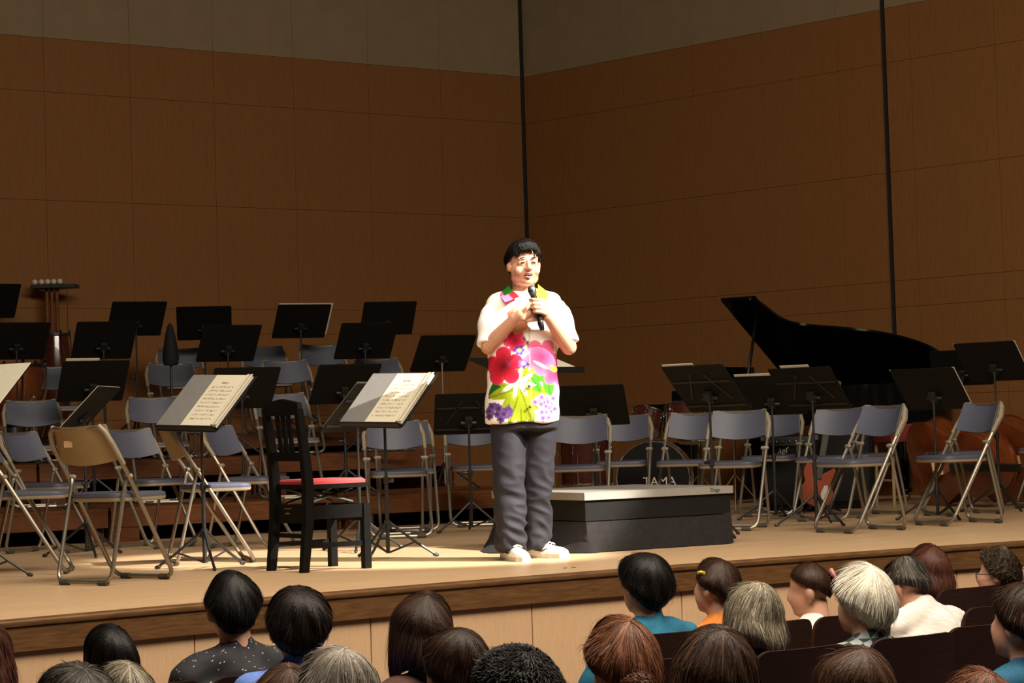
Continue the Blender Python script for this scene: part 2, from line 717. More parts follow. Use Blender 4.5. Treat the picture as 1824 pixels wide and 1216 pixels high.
def folding_chair(label):
    t = thing('folding_chair', label, 'chair')
    W = .205
    path = [(0, .215, .016), (W, .215, .016), (W, -.12, .565), (W - .005, -.215, .70), (W - .03, -.245, .775), (0, -.27, .768)]
    half = rounded(path, .07, 4)
    full = half[:-1] + [Vector((-p.x, p.y, p.z)) for p in reversed(half)][0:-1]
    mb = MB()
    mb.tube(full, .0115, 8, closed=True)
    mb.build('main_frame', M['tube'], t)
    mb = MB()
    W2 = .182
    leg = rounded([(W2 + .012, -.085, .535), (W2, -.10, .50), (W2, -.215, .016), (0, -.215, .016)], .06, 4)
    mb.tube(leg[:-1] + [Vector((-p.x, p.y, p.z)) for p in reversed(leg)], .0105, 8)
    mb.build('rear_leg_frame', M['tube'], t)
    for sx in (-1, 1):
        mb = MB()
        mb.tube([(sx * (W + .002), -.135, .59), (sx * W, -.205, .688), (sx * (W - .02), -.235, .75), (sx * (W - .05), -.248, .782)], [.0125, .0145, .014, .012], 8)
        mb.build('side_cover', M['beige_light'], t)
        mb = MB()
        mb.cap((sx * (W + .006), -.092, .530), (sx * (W - .024), -.088, .530), .0135, .0125, 8)
        mb.build('hinge', M['beige_light'], t)
        for y in (.215, -.215):
            mb = MB()
            mb.tube([(sx * .10, y, .015), (sx * .16, y, .015)], .0148, 8)
            mb.build('rubber_foot', M['rubber'], t)
    # seat, blue top and pale pan
    def plan(k):
        pts = []
        for i in range(28):
            q = 2 * math.pi * i / 28
            c, s_ = math.cos(q), math.sin(q)
            x = .185 * abs(c) ** .35 * (1 if c > 0 else -1)
            y = .185 * abs(s_) ** .35 * (1 if s_ > 0 else -1)
            pts.append((x * k * (1 + .06 * (y / .185)), y * k + .035))
        return pts
    mb = MB()
    mb.loft([[Vector((x, y, z + .012 * (y > .1) * (y - .1) * -3)) for x, y in plan(k)] for k, z in ((.985, .425), (1, .435), (.985, .447), (.90, .452), (.5, .448))])
    mb.build('seat', M['blue'], t)
    mb = MB()
    mb.loft([[Vector((x, y, z)) for x, y in plan(k)] for k, z in ((.90, .405), (.99, .41), (1.005, .424))])
    mb.build('seat_pan', M['beige_light'], t)
    # backrest: curved blue pad in front, beige shell behind
    def sheet(y0, th, inset):
        vs, fs = [], []
        nx, nz = 12, 6
        for j in range(nz + 1):
            for i in range(nx + 1):
                u, v = i / nx * 2 - 1, j / nz
                hw = (.192 - inset) * (1 - .05 * v)
                zc = .585 + inset + (.192 - 2 * inset) * v + .012 * u * u * (1 if v > .5 else 2.2)
                yy = y0 - .055 * (1 - u * u) - (zc - .58) * .42 + .0
                vs.append(Vector((u * hw, yy, zc)))
        n = len(vs)
        vs += [p + Vector((0, -th, 0)) for p in vs]
        R = nx + 1
        for j in range(nz):
            for i in range(nx):
                a = j * R + i
                fs.append((a, a + 1, a + R + 1, a + R))
                fs.append((n + a, n + a + R, n + a + R + 1, n + a + 1))
        rim = [i for i in range(R)] + [j * R + nx for j in range(1, nz + 1)] + [nz * R + i for i in range(nx - 1, -1, -1)] + [j * R for j in range(nz - 1, 0, -1)]
        for a, b in zip(rim, rim[1:] + rim[:1]):
            fs.append((b, a, n + a, n + b))
        return vs, fs
    mb = MB()
    mb.add(*sheet(-.128, .012, .004))
    mb.build('backrest', M['blue'], t)
    mb = MB()
    mb.add(*sheet(-.141, .006, 0))
    mb.build('back_shell', M['beige'], t)
    return t


CH = [
    (-2.66, 11.62, 0, 1, .1, 'folding chair cut by the left edge of the photo, facing right along the stage front'),
    (-2.02, 10.70, 0, .55, .83, 'folding chair seen from behind, beige back shell with an orange paper sticker'),
    (-1.74, 12.10, 0, .95, .3, 'spotlit folding chair facing right beside the music stand with the open folder'),
    (-1.71, 13.70, 0, .93, -.37, 'folding chair between the spotlit chair and the black bench chair, further back'),
    (-2.40, 14.05, 0, .75, -.66, 'folding chair directly behind the chair with the orange sticker, against the riser'),
    (-3.02, 13.80, 0, .9, -.4, 'folding chair behind the leftmost front chair, on the stage floor'),
    (-3.45, 15.40, 0, .35, -.94, 'folding chair on the lowest riser at the far left'),
    (-3.67, 17.19, 1, .35, -.94, 'folding chair on the middle riser beside the copper kettledrums'),
    (-2.73, 17.29, 1, .35, -.94, 'folding chair on the middle riser under the black cone'),
    (-2.59, 15.59, 0, .35, -.94, 'folding chair on the lowest riser left of the open folder stand'),
    (-2.93, 18.99, 2, .35, -.94, 'folding chair on the rear riser directly behind the black cone'),
    (-2.18, 19.09, 2, .35, -.94, 'folding chair on the rear riser just right of the black cone'),
    (-1.81, 17.49, 1, .35, -.94, 'folding chair on the middle riser above the black bench chair'),
    (-1.66, 15.69, 0, .35, -.94, 'folding chair on the lowest riser right behind the black bench chair'),
    (-1.65, 19.09, 2, .35, -.94, 'rightmost folding chair on the rear riser, mostly hidden by desks'),
    (-1.06, 17.69, 1, .35, -.94, 'rightmost folding chair on the middle riser behind tilted desks'),
    (-.80, 14.40, 0, .15, -.99, 'folding chair facing the audience behind the brightly lit open folder'),
    (-.78, 15.20, 0, .12, -.99, 'folding chair half hidden by another one behind the brightly lit open folder'),
    (-.30, 15.80, 0, .1, -1, 'folding chair just left of the standing man, under a dark desk'),
    (.42, 14.40, 0, -.15, -.99, 'folding chair behind the podium, right beside the standing man'),
    (.77, 15.60, 0, -.2, -.98, 'folding chair behind the podium in front of the bass drum'),
    (1.43, 14.08, 0, -.35, -.94, 'folding chair at the right end of the podium, facing the audience'),
    (1.22, 15.10, 0, -.35, -.94, 'folding chair behind the podium, partly covered by the chair at its right end'),
    (1.91, 16.00, 0, -.35, -.94, 'folding chair right in front of the black guitar amplifier'),
    (2.14, 13.35, 0, -.85, -.53, 'nearest folding chair on the right half, angled left, in front of the piano'),
    (2.20, 14.97, 0, -.52, -.85, 'folding chair in front of the orange bass guitar'),
    (2.54, 15.47, 0, -.8, -.6, 'folding chair hidden behind the nearest chair of the right half'),
    (2.86, 13.87, 0, -.9, -.43, 'front chair of the overlapping pair at the right, before the lying double bass'),
    (3.16, 15.15, 0, -.9, -.43, 'rear chair of the overlapping pair at the right, before the lying double bass'),
    (4.02, 15.95, 0, -.8, -.6, 'folding chair at the right edge of the photo, only a leg in view'),
]
proto = None
for x, y, lv, dx, dy, lab in CH:
    z = 0
    if 'riser' in lab and ('on the' in lab or 'rightmost' in lab) and 'stage floor' not in lab:
        z = RZ[lv]
    if proto is None:
        proto = folding_chair(lab)
        proto['group'] = 'grey blue folding chairs for the orchestra'
        proto.location = (x, y, z)
        proto.rotation_euler = (0, 0, yaw(dx, dy))
        c = proto
    else:
        c = dup(proto, (x, y, z), yaw(dx, dy), lab)
    if 'sticker' in lab:
        mb = MB()
        mb.box((-.05, -.252, .695), (.055, .003, .032), Matrix.Rotation(0, 4, 'X'))
        s_ = mb.build('sticker', M['sticker'], c, 0, label='small orange paper sticker')
        s_.rotation_euler = (0, 0, 0)


# ------------------------------------------------------------------ music stands
TILT = math.radians(45)
UP = Vector((0, math.sin(TILT), math.cos(TILT)))
NO = Vector((0, -math.cos(TILT), math.sin(TILT)))       # towards the player
DESK = Matrix((Vector((1, 0, 0)), UP, NO)).transposed().to_4x4()
DW, DH = .48, .395


def desk_meshes():
    d = {}
    mb = MB()
    poly = []
    for sx, sy in ((1, 1), (-1, 1), (-1, -1), (1, -1)):
        for k in range(4):
            q = math.pi / 2 * (k / 3) + {(1, 1): 0, (-1, 1): math.pi / 2, (-1, -1): math.pi, (1, -1): 1.5 * math.pi}[(sx, sy)]
            poly.append((sx * (DW / 2 - .015) + .015 * math.cos(q), sy * (DH / 2 - .015) + .015 * math.sin(q)))
    mb.prism(poly, -.003, .001)
    d['desk'] = mb.mesh('desk', M['desk'], 0)
    mb = MB()
    mb.box((0, -DH / 2 + .004, .016), (DW - .02, .004, .032))
    mb.box((0, -DH / 2 + .007, .032), (DW - .02, .010, .003))
    d['ledge'] = mb.mesh('ledge', M['desk'], 0)
    mb = MB()
    mb.box((0, .06, -.006), (DW - .03, .014, .006))
    mb.box((0, -DH / 2 + .05, -.006), (DW - .03, .014, .006))
    for sx in (-1, 1):
        mb.box((sx * .1, -.03, -.006), (.012, .24, .006), Matrix.Rotation(sx * .45, 4, 'Z'))
    d['rib'] = mb.mesh('rib', M['black'], 0)
    mb = MB()
    mb.box((0, -.06, -.022), (.05, .08, .03))
    mb.cap((-.05, -.07, -.02), (.05, -.07, -.02), .011, .011, 8)
    d['bracket'] = mb.mesh('bracket', M['black'])
    mb = MB()
    for k in range(3):
        pass
    legs = []
    for k in range(3):
        q = 2 * math.pi * k / 3 + .5
        c, s_ = math.cos(q), math.sin(q)
        mb = MB()
        mb.tube([(c * .014, s_ * .014, .20), (c * .16, s_ * .16, .085), (c * .27, s_ * .27, .012)], [.009, .0085, .008], 6)
        mb.cap((c * .262, s_ * .262, .014), (c * .278, s_ * .278, .010), .0105, .0095, 8)
        legs.append(mb.mesh('leg', M['black']))
    d['legs'] = legs
    br = []
    for k in range(3):
        q = 2 * math.pi * k / 3 + .5
        c, s_ = math.cos(q), math.sin(q)
        mb = MB()
        mb.tube([(c * .01, s_ * .01, .035), (c * .155, s_ * .155, .088)], .006, 6)
        br.append(mb.mesh('brace', M['black']))
    d['braces'] = br
    return d


DM = desk_meshes()


def stand(label, x, y, zc, base, dx, dy, paper=None, roll=0, ribs=False, pole='black', rot=0, tilt=None, wide=1):
    t = thing('music_stand', label, 'music stand', (x, y, base), yaw(dx, dy), 'black music stands of the orchestra')
    h = zc - base
    ctr = Matrix.Translation((0, .03, h)) @ (Matrix.Rotation(TILT - tilt, 4, 'X') if tilt else Matrix()) @ DESK @ Matrix.Rotation(roll, 4, 'Z') @ Matrix.Scale(wide, 4, (1, 0, 0))
    o = obj('desk', DM['desk'], t)
    o.matrix_local = ctr
    lg = obj('ledge', DM['ledge'], o)
    if ribs:
        obj('rib', DM['rib'], o)
    b = obj('bracket', DM['bracket'], t)
    b.matrix_local = ctr
    top = ctr @ Vector((0, -.07, -.03))
    mb = MB()
    mb.tube([(0, 0, .03), (0, 0, h * .5)], .0115, 8)
    mb.build('pole', M[pole], t)
    mb = MB()
    mb.tube([(0, 0, h * .5 - .02), (0, 0, top.z - .05), top], .008, 8)
    mb.build('inner_pole', M[pole], t)
    mb = MB()
    mb.tube([(0, 0, h * .5 - .02), (0, 0, h * .5 + .02)], .017, 8)
    mb.cap((0, 0, h * .5), (.045, 0, h * .5), .007, .012, 8)
    mb.build('clamp_knob', M['black'], t)
    mb = MB()
    mb.tube([(0, 0, .165), (0, 0, .215)], .018, 8)
    mb.build('collar', M['black'], t)
    for k in range(3):
        for nm, src in (('leg', DM['legs'][k]), ('brace', DM['braces'][k])):
            q = obj(nm, src, t)
            q.rotation_euler = (0, 0, rot)
    return t, ctr


def sheet_on(t, ctr, label, w=.22, h=.36, off=0, up=.02, n=1, mat='paper', group='sheet music on the stands'):
    base = t.matrix_basis
    r = obj('sheet_music', None)
    tag(r, label, 'sheet music', group)
    r.matrix_world = base @ ctr @ Matrix.Translation((off, up, .004))
    for k in range(n):
        mb = MB()
        mb.box(((k - (n - 1) / 2) * w, 0, .002), (w - .002, h, .003))
        mb.build('page', M[mat], r, 0)
    return r


def S(label, x, y, zc, lv, dx, dy, **k):
    return stand(label, x, y, zc, RZ[lv - 1] if lv else 0, dx, dy, **k)


L1, L2, L3 = 1, 2, 3
S('music stand at the far upper left, cut by the photo edge', -4.55, 18.6, 1.96, L3, .45, -.9)
S('music stand in front of the copper kettledrums, cut by the left edge', -3.93, 16.9, 1.52, L2, .45, -.9)
t, c = S('music stand at the left edge whose desk shows a strip of pale paper', -2.86, 11.35, .98, 0, .6, .8, rot=2.2)
sheet_on(t, c, 'strip of pale sheet music at the left photo edge', .24, .385, n=2)
S('music stand left on the middle riser, in front of the highest left desk', -3.22, 16.8, 1.50, L2, .4, -.92)
S('music stand on the rear riser, second desk from the kettledrum tray', -3.26, 18.5, 1.76, L3, .4, -.92)
S('music stand on the rear riser above the black cone, desk square to us', -2.71, 18.8, 1.72, L3, .14, -.99)
S('music stand on the middle riser between the black cone and the high desks', -2.28, 17.1, 1.46, L2, .4, -.92)
t, c = S('music stand on the lowest riser at left with paper along its top edge', -3.02, 15.3, 1.14, L1, .4, -.92)
sheet_on(t, c, 'pale sheet peeking over a desk on the lowest riser at left', .24, .37, off=.10, up=.03)
t, c = S('narrow looking music stand with a pale edge, behind the sticker chair', -2.66, 13.2, .90, 0, .93, -.1, roll=.0)
sheet_on(t, c, 'folded music whose bright edge stands up behind the sticker chair', .23, .37, n=2, up=.01)
TS10, CS10 = S('music stand at front left carrying a grey folder and a printed page', -1.70, 11.6, .885, 0, .6, .8, roll=-.06, rot=1.0)
S('music stand directly behind the printed page at front left', -1.91, 15.0, 1.05, L1, .4, -.92)
t, c = S('music stand on the rear riser with a thin pale right edge', -1.86, 18.8, 1.71, L3, .35, -.94)
sheet_on(t, c, 'sheets showing as a pale edge on a rear riser desk', .245, .37, n=2, off=-.012)
S('rightmost music stand on the rear riser, highest desk near the centre', -1.11, 19.1, 1.73, L3, .25, -.97)
S('music stand in front of the highest centre desk, overlapping it', -1.20, 17.4, 1.46, L2, .35, -.94)
S('music stand on the lowest riser behind the black bench chair, right side', -1.24, 15.6, 1.07, L1, .4, -.92)
t, c = S('music stand with a thin bright edge just left of the lit open folder', -.95, 12.9, .86, 0, .85, -.5, ribs=True)
sheet_on(t, c, 'thin folder on the stand just left of the lit open folder', .235, .37, n=2, mat='folder')
TS17, CS17 = S('music stand with the brightly lit open folder beside the bench chair', -.73, 12.0, .875, 0, .62, .78, roll=-.05, rot=.35)
S('music stand with a pale metal pole left of the standing man', -.57, 17.2, 1.33, L1, .4, -.92, pole='tube', rot=.4)
S('music stand with a ribbed desk directly behind the standing man at left', -.32, 14.9, .82, 0, .1, -.99, ribs=True)
S('broad dark music stand directly right of the standing man', .563, 15.05, .854, 0, -.2, -.98, ribs=False)
t, c = S('ribbed music stand with paper on top, above the right end of the podium', 1.21, 13.2, .92, 0, -.68, -.73, ribs=True, rot=.1)
sheet_on(t, c, 'sheet over the ribbed desk above the right podium end', .24, .37, off=.11, up=.025)
t, c = S('music stand half hidden between two ribbed desks before the piano', 1.86, 15.4, .89, 0, -.35, -.94)
sheet_on(t, c, 'sheet with bright top edge half hidden before the piano', .23, .37, n=2, up=.03)
t, c = S('ribbed music stand in front of the piano body', 2.0, 14.3, .914, 0, -.62, -.78, ribs=True, rot=.2)
sheet_on(t, c, 'sheet peeking over the ribbed desk in front of the piano body', .22, .37, off=.03, up=.03)
t, c = S('music stand with bright rims at both sides, right of the piano', 2.87, 14.6, .89, 0, -.62, -.78)
sheet_on(t, c, 'open music whose edges rim the desk right of the piano', .245, .37, n=2, up=.006)
S('music stand behind the rimmed desks at the far right', 3.64, 17.3, 1.09, 0, -.3, -.95)
t, c = S('tall music stand at the far right with a bright left rim', 3.52, 15.6, 1.09, 0, -.62, -.78)
sheet_on(t, c, 'open music rimming the tall desk at the far right', .245, .37, n=2, up=.006)


def open_folder(t, ctr, label, mat, shade):
    r = obj('music_folder', None)
    tag(r, label, 'music folder')
    r.matrix_world = t.matrix_basis @ ctr @ Matrix.Translation((0, .02, .004))
    mb = MB()
    mb.box((0, 0, 0), (.50, .40, .004))
    mb.build('cover', M['black_matt'], r, 0)
    mb = MB()
    mb.box((-.150, .0, .008), (.196, .39, .010))
    mb.build('left_page', M['folder'], r, 0, label='plain grey left leaf')
    mb = MB()
    mb.box((.090, -.003, .008), (.28, .38, .012))
    mb.build('page_block', M['paper'], r, 0)
    mb = MB()
    mb.box((0, 0, 0), (.232, .382, .002))
    p = mb.build('printed_page', M[mat], r, 0, label='page printed with rows of music')
    p.location = (.066, 0, .0155)
    for k in range(2):
        mb = MB()
        vs = [(-.004, -.175, .0), (.026, -.177, .012 - .004 * k), (.026, .175, .012 - .004 * k), (-.004, .176, .0)]
        mb.prism([(0, 0), (.012, .011), (.03, .013), (.03, .010), (.012, .008), (0, -.002)], -.19, .19, Matrix(((1, 0, 0, 0), (0, 0, 1, 0), (0, 1, 0, 0), (0, 0, 0, 1))))
        q = mb.build('loose_leaf', M['paper'], r, 0)
        q.location = (.184 + .026 * k, 0, .0135)
    return r


open_folder(TS10, CS10, 'open folder with grey left leaf and printed page at front left', 'page_a', 0)
open_folder(TS17, CS17, 'brightly lit open folder between the bench chair and the man', 'page_b', 0)

# conductor's desk behind the man
t, c = stand('conductor music stand with a flat wide desk behind the man', .10, 13.3, 1.10, 0, NX, NY, rot=.3, tilt=math.radians(74), wide=1.35)
cs = c
r = obj('score', None)
tag(r, 'open pale score on the conductor desk behind the man', 'score')
r.matrix_world = t.matrix_basis @ c @ Matrix.Translation((0, .0, .006))
for k in (0, 1):
    mb = MB()
    mb.box((.04 + k * .125, -.01, .002 + .002 * k), (.12, .29, .006))
    mb.build('page', M['paper'], r, 0)

# ------------------------------------------------------------------ conductor podium
PA = math.atan2(.51, .86)
pod = thing('podium', 'conductor podium with silver edged top and black cloth skirt', 'podium', (.38, 11.93, 0), PA)
PW = 1.0
mb = MB()
mb.box((PW / 2, PW / 2, .333), (PW + .03, PW + .03, .008))
mb.build('top_board', M['silver'], pod, 0)
for nm, c, d in (('edge_trim', (PW / 2, -.012, .312), (PW + .03, .006, .036)), ('edge_trim', (-.012, PW / 2, .312), (.006, PW + .03, .036)), ('edge_trim', (PW + .012, PW / 2, .312), (.006, PW + .03, .036)), ('edge_trim', (PW / 2, PW + .012, .312), (PW + .03, .006, .036))):
    mb = MB()
    mb.box(c, d)
    mb.build(nm, M['silver'], pod, 0)
mb = MB()
mb.box((PW / 2, PW / 2, .235), (PW, PW, .115))
mb.build('frame', M['grey_board'], pod, 0)
# skirt with folds, flaring out at the near left corner
n = 96
rings = []
for j, z in enumerate((.172, .13, .06, .004)):
    ring = []
    for k in range(n):
        u = k / n * 4
        s_, f_ = int(u), u - int(u)
        p = [(f_, 0), (1, f_), (1 - f_, 1), (0, 1 - f_)][s_]
        nx_, ny_ = [(0, -1), (1, 0), (0, 1), (-1, 0)][s_]
        cor = math.exp(-((p[0] - 0) ** 2 + (p[1] - .55) ** 2) * 9) * .22 + .02
        fold = .010 * math.sin(k * 2.1) + .008 * math.sin(k * .9 + 1)
        g = (j / 3) ** 1.5
        out = .004 + g * (cor * (1 if s_ == 3 else .25) + fold + .01)
        x = p[0] * PW + nx_ * out + (-.08 * g if s_ == 3 else 0) * math.exp(-((p[1] - .5) / .4) ** 2)
        y = p[1] * PW + ny_ * out
        ring.append(Vector((x, y, z)))
    rings.append(ring)
mb = MB()
mb.loft(rings)
mb.build('skirt', M['cloth_black'], pod, 50)


def text_mesh(body, size, mat, extrude=.001, shear=0):
    c = bpy.data.curves.new('text', 'FONT')
    c.body = body
    c.size = size
    c.extrude = extrude
    c.shear = shear
    c.align_x = 'CENTER'
    c.align_y = 'CENTER'
    o = bpy.data.objects.new('t', c)
    col.objects.link(o)
    dg = bpy.context.evaluated_depsgraph_get()
    dg.update()
    me = bpy.data.meshes.new_from_object(o.evaluated_get(dg), depsgraph=dg)
    bpy.data.objects.remove(o)
    me.materials.append(mat)
    return me


o = obj('maker_mark', text_mesh('Dogo', .03, M['black']), pod)
o.location = (.885, -.0155, .316)
o.rotation_euler = (math.pi / 2, 0, 0)

# ------------------------------------------------------------------ black bench chair with a back
b = thing('piano_bench_chair', 'black wooden piano chair with slatted back and red seat', 'chair', (-1.035, 11.22, 0), yaw(.8, .6))
for sx in (-1, 1):
    mb = MB()
    mb.loft([[Vector((sx * .165 + a * .021 * k, y + c_ * .024 * k, z)) for a, c_ in ((-1, -1), (1, -1), (1, 1), (-1, 1))] for y, z, k in ((-.205, 0, .85), (-.175, .26, 1), (-.17, .45, 1), (-.187, .64, .9), (-.215, .845, .75))])
    mb.build('rear_leg', M['bench'], b, 20)
    mb = MB()
    mb.box((sx * .165, .175, .17), (.040, .040, .34))
    mb.build('front_leg', M['bench'], b, 0)
    mb = MB()
    mb.box((sx * .165, .0, .305), (.022, .33, .07))
    mb.build('side_rail', M['bench'], b, 0)
    mb = MB()
    mb.box((sx * .165, .0, .135), (.018, .33, .025))
    mb.build('stretcher', M['bench'], b, 0)
for y in (-.172, .175):
    mb = MB()
    mb.box((0, y, .295), (.32, .022, .09))
    mb.build('apron_rail', M['bench'], b, 0)
mb = MB()
mb.box((0, -.175, .185), (.30, .02, .022))
mb.build('stretcher', M['bench'], b, 0)
mb = MB()
prof = [(-.184, .0), (-.178, .030), (-.06, .048), (0, .055), (.06, .048), (.178, .030), (.184, 0), (.15, -.03), (-.15, -.03)]
mb.prism(prof, -.014, .014, Matrix.Translation((0, -.214, .84)) @ Matrix.Rotation(math.pi / 2 + .1, 4, 'X'))
mb.build('crest_rail', M['bench'], b, 0)
mb = MB()
mb.box((0, -.192, .595), (.31, .02, .045))
mb.build('lower_back_rail', M['bench'], b, 0)
for x in (-.055, 0, .055):
    mb = MB()
    mb.box((0, 0, 0), (.03, .012, .25), Matrix.Translation((x, -.200, .71)) @ Matrix.Rotation(.12, 4, 'X'))
    mb.build('slat', M['bench'], b, 0)
mb = MB()
mb.box((0, .01, .437), (.33, .37, .022))
mb.build('seat_board', M['bench'], b, 0)
mb = MB()
mb.loft([[Vector((x * k, .01 + y * k, z)) for x, y in ((-.16, -.165), (.16, -.165), (.16, .175), (-.16, .175))] for k, z in ((1, .449), (1, .465), (.93, .474))])
mb.build('seat', M['red_seat'], b, 30)
for sx in (-1, 1):
    mb = MB()
    mb.tube([(sx * .10, -.14, .35), (sx * .10, .14, .425)], .008, 6)
    mb.tube([(sx * .10, .14, .35), (sx * .10, -.14, .425)], .008, 6)
    mb.build('lift_scissor', M['black'], b)
mb = MB()
mb.box((-.02, -.185, .30), (.035, .003, .008))
mb.box((-.015, -.185, .325), (.07, .003, .004))
mb.build('maker_plate', M['gold'], b, 0)

# ------------------------------------------------------------------ grand piano
TX, TY = .8, -.6                           # keyboard to tail
P0 = Vector((2.18, 19.45, 0))
pn = thing('grand_piano', 'black concert grand piano with its lid propped open', 'piano', P0, yaw(TX, TY))
# local: +Y to the tail, +X from bass to treble side
PWD, PLN = 1.40, 2.25


def bez(a, b, c_, d, n=10):
    return [tuple((1 - t) ** 3 * a[i] + 3 * t * (1 - t) ** 2 * b[i] + 3 * t * t * (1 - t) * c_[i] + t ** 3 * d[i] for i in (0, 1)) for t in [k / n for k in range(1, n + 1)]]


def outline(y0, grow=0):
    p = [(0, y0), (PWD, y0), (PWD, .68)]
    p += bez((PWD, .68), (PWD - .03, .82), (1.12, .78), (1.03, .88), 8)
    p += bez((1.03, .88), (.94, 1.0), (.93, 1.18), (.86, 1.42), 8)
    p += bez((.86, 1.42), (.78, 1.72), (.60, 2.05), (.34, 2.06), 10)
    p += bez((.34, 2.06), (.12, 2.06), (0, 2.0), (0, 1.85), 6)
    return p


mb = MB()
mb.prism(outline(.02), .66, .99)
mb.build('case', M['piano'], pn, 30)
LM = Matrix.Translation((0, 0, 1.0)) @ Matrix.Rotation(-math.radians(32), 4, 'Y')
mb = MB()
mb.prism(outline(.42), .0, .022, LM)
mb.build('lid', M['piano'], pn, 30)
mb = MB()
mb.prism([(0.01, .40), (PWD - .01, .40), (PWD - .01, .74), (0.01, .74)], .024, .042, LM)
mb.build('front_flap', M['piano'], pn, 0)
mb = MB()
top = LM @ Vector((1.12, .62, 0))
mb.tube([(1.30, .70, .98), top], .014, 8)
mb.build('prop_stick', M['piano'], pn)
mb = MB()
mb.box((PWD / 2, -.10, .735), (PWD - .02, .26, .09))
for sx in (.04, PWD - .04):
    mb.box((sx, -.10, .80), (.07, .26, .16))
mb.build('key_bed', M['piano'], pn, 0)
mb = MB()
mb.box((PWD / 2, -.12, .79), (PWD - .18, .15, .02))
mb.build('keyboard', M['white_head'], pn, 0)
mb = MB()
mb.box((PWD / 2, .22, 1.09), (.7, .02, .2), None)
mb.build('music_desk', M['piano'], pn, 0)
for x, y in ((.12, .12), (PWD - .12, .12), (.40, 1.7)):
    mb = MB()
    mb.lathe([(.075, .66), (.075, .52), (.05, .45), (.04, .12), (.055, .10), (.055, .07)], 12, Matrix.Translation((x, y, 0)))
    l_ = mb.build('leg', M['piano'], pn)
    mb = MB()
    mb.ell((x, y, .035), (.035, .035, .035), None, 10, 6)
    mb.build('caster', M['brass'], pn)
mb = MB()
mb.box((.62, .35, .4), (.16, .06, .55))
mb.box((.62, .30, .06), (.3, .12, .06))
mb.build('pedal_lyre', M['piano'], pn, 0)

# low padded bench with dark red top
rb = thing('red_bench', 'dark red padded bench in front of the piano tail', 'bench', (3.20, 17.30, 0), .35)
mb = MB()
mb.loft([[Vector((x * k, y * k, z)) for x, y in ((-.28, -.17), (.28, -.17), (.28, .17), (-.28, .17))] for k, z in ((.98, .51), (1, .53), (1, .62), (.95, .65))])
mb.build('cushion', M['darkred'], rb, 30)
for sx in (-1, 1):
    for sy in (-1, 1):
        mb = MB()
        mb.tube([(sx * .24, sy * .13, .515), (sx * .25, sy * .14, 0)], .014, 8)
        mb.build('leg', M['beige'], rb)
    mb = MB()
    mb.tube([(sx * .245, -.135, .2), (sx * .245, .135, .2)], .010, 8)
    mb.build('stretcher', M['beige'], rb)

# ------------------------------------------------------------------ drum kit (each drum and stand is its own thing)
DK = Vector((1.08, 17.0, 0))


def facing(v):
    """matrix whose Z looks along v"""
    return Vector(v).to_track_quat('Z', 'Y').to_matrix().to_4x4()


def drum(name, label, c, r, h, axis, lugs=8, head='drum_head', shell='tom', base=None):
    t = thing(name, label, 'drum', base if base else c, 0, 'drum kit')
    mt = Matrix.Translation(Vector(c) - Vector(t.location)) @ facing(axis)
    mb = MB()
    mb.lathe([(r, -h / 2), (r, h / 2)], 28, mt)
    mb.build('shell', M[shell], t)
    for s_ in (-1, 1):
        mb = MB()
        mb.lathe([(.001, s_ * (h / 2 + .004)), (r - .004, s_ * (h / 2 + .004)), (r, s_ * (h / 2 - .002)), (r - .01, s_ * (h / 2 - .004))], 28, mt)
        mb.build('drumhead', M[head if s_ > 0 else 'white_head'], t)
        mb = MB()
        mb.tube([mt @ Vector(((r + .006) * math.cos(q), (r + .006) * math.sin(q), s_ * (h / 2 - .004))) for q in [2 * math.pi * k / 28 for k in range(28)]], .007, 6, closed=True)
        mb.build('hoop', M['chrome'], t)
    for k in range(lugs):
        q = 2 * math.pi * k / lugs
        mb = MB()
        a = Vector(((r + .011) * math.cos(q), (r + .011) * math.sin(q), 0))
        mb.tube([mt @ (a + Vector((0, 0, -h / 2))), mt @ (a + Vector((0, 0, h / 2)))], .0035, 6)
        mb.cap(mt @ (a + Vector((0, 0, h * .18))), mt @ (a + Vector((0, 0, h * .32))), .009, .009, 6)
        mb.build('lug', M['chrome'], t)
    return t, mt


tb, mt = drum('bass_drum', 'black fronted bass drum with white lettering behind the podium', DK + Vector((.02, -.1, .29)), .28, .42, (-.15, -1, .0), 8, base=DK + Vector((.02, -.1, 0)))
o = obj('lettering', text_mesh('TAMA', .095, M['white_print']), tb)
o.matrix_local = mt @ Matrix.Translation((.05, -.03, .217)) @ Matrix.Rotation(0, 4, 'Z')
for sx in (-1, 1):
    mb = MB()
    mb.tube([(sx * .25, -.12, .22), (sx * .38, -.26, .012)], .008, 6)
    mb.build('spur', M['chrome'], tb)


def kit_stand(name, label, base, h, disc=None, tilt=0, r=.2):
    t = thing(name, label, 'cymbal' if disc else 'drum stand', base, 0, 'drum kit')
    mb = MB()
    mb.tube([(0, 0, .05), (0, 0, h)], .010, 8)
    mb.build('pole', M['chrome'], t)
    for k in range(3):
        q = 2 * math.pi * k / 3 + .4
        mb = MB()
        mb.tube([(0, 0, .3), (.25 * math.cos(q), .25 * math.sin(q), .012)], .008, 6)
        mb.build('leg', M['chrome'], t)
    if disc:
        mtx = Matrix.Translation((0, 0, h)) @ Matrix.Rotation(tilt, 4, 'Y')
        for k in range(disc):
            mb = MB()
            mb.lathe([(r, -.002), (r * .99, .0), (.06, .012), (.045, .03), (.005, .034), (.005, .030), (.05, .01), (r, -.004)], 28, mtx @ Matrix.Translation((0, 0, -.025 * k)))
            mb.build('cymbal_disc', M['brass'], t)
    return t


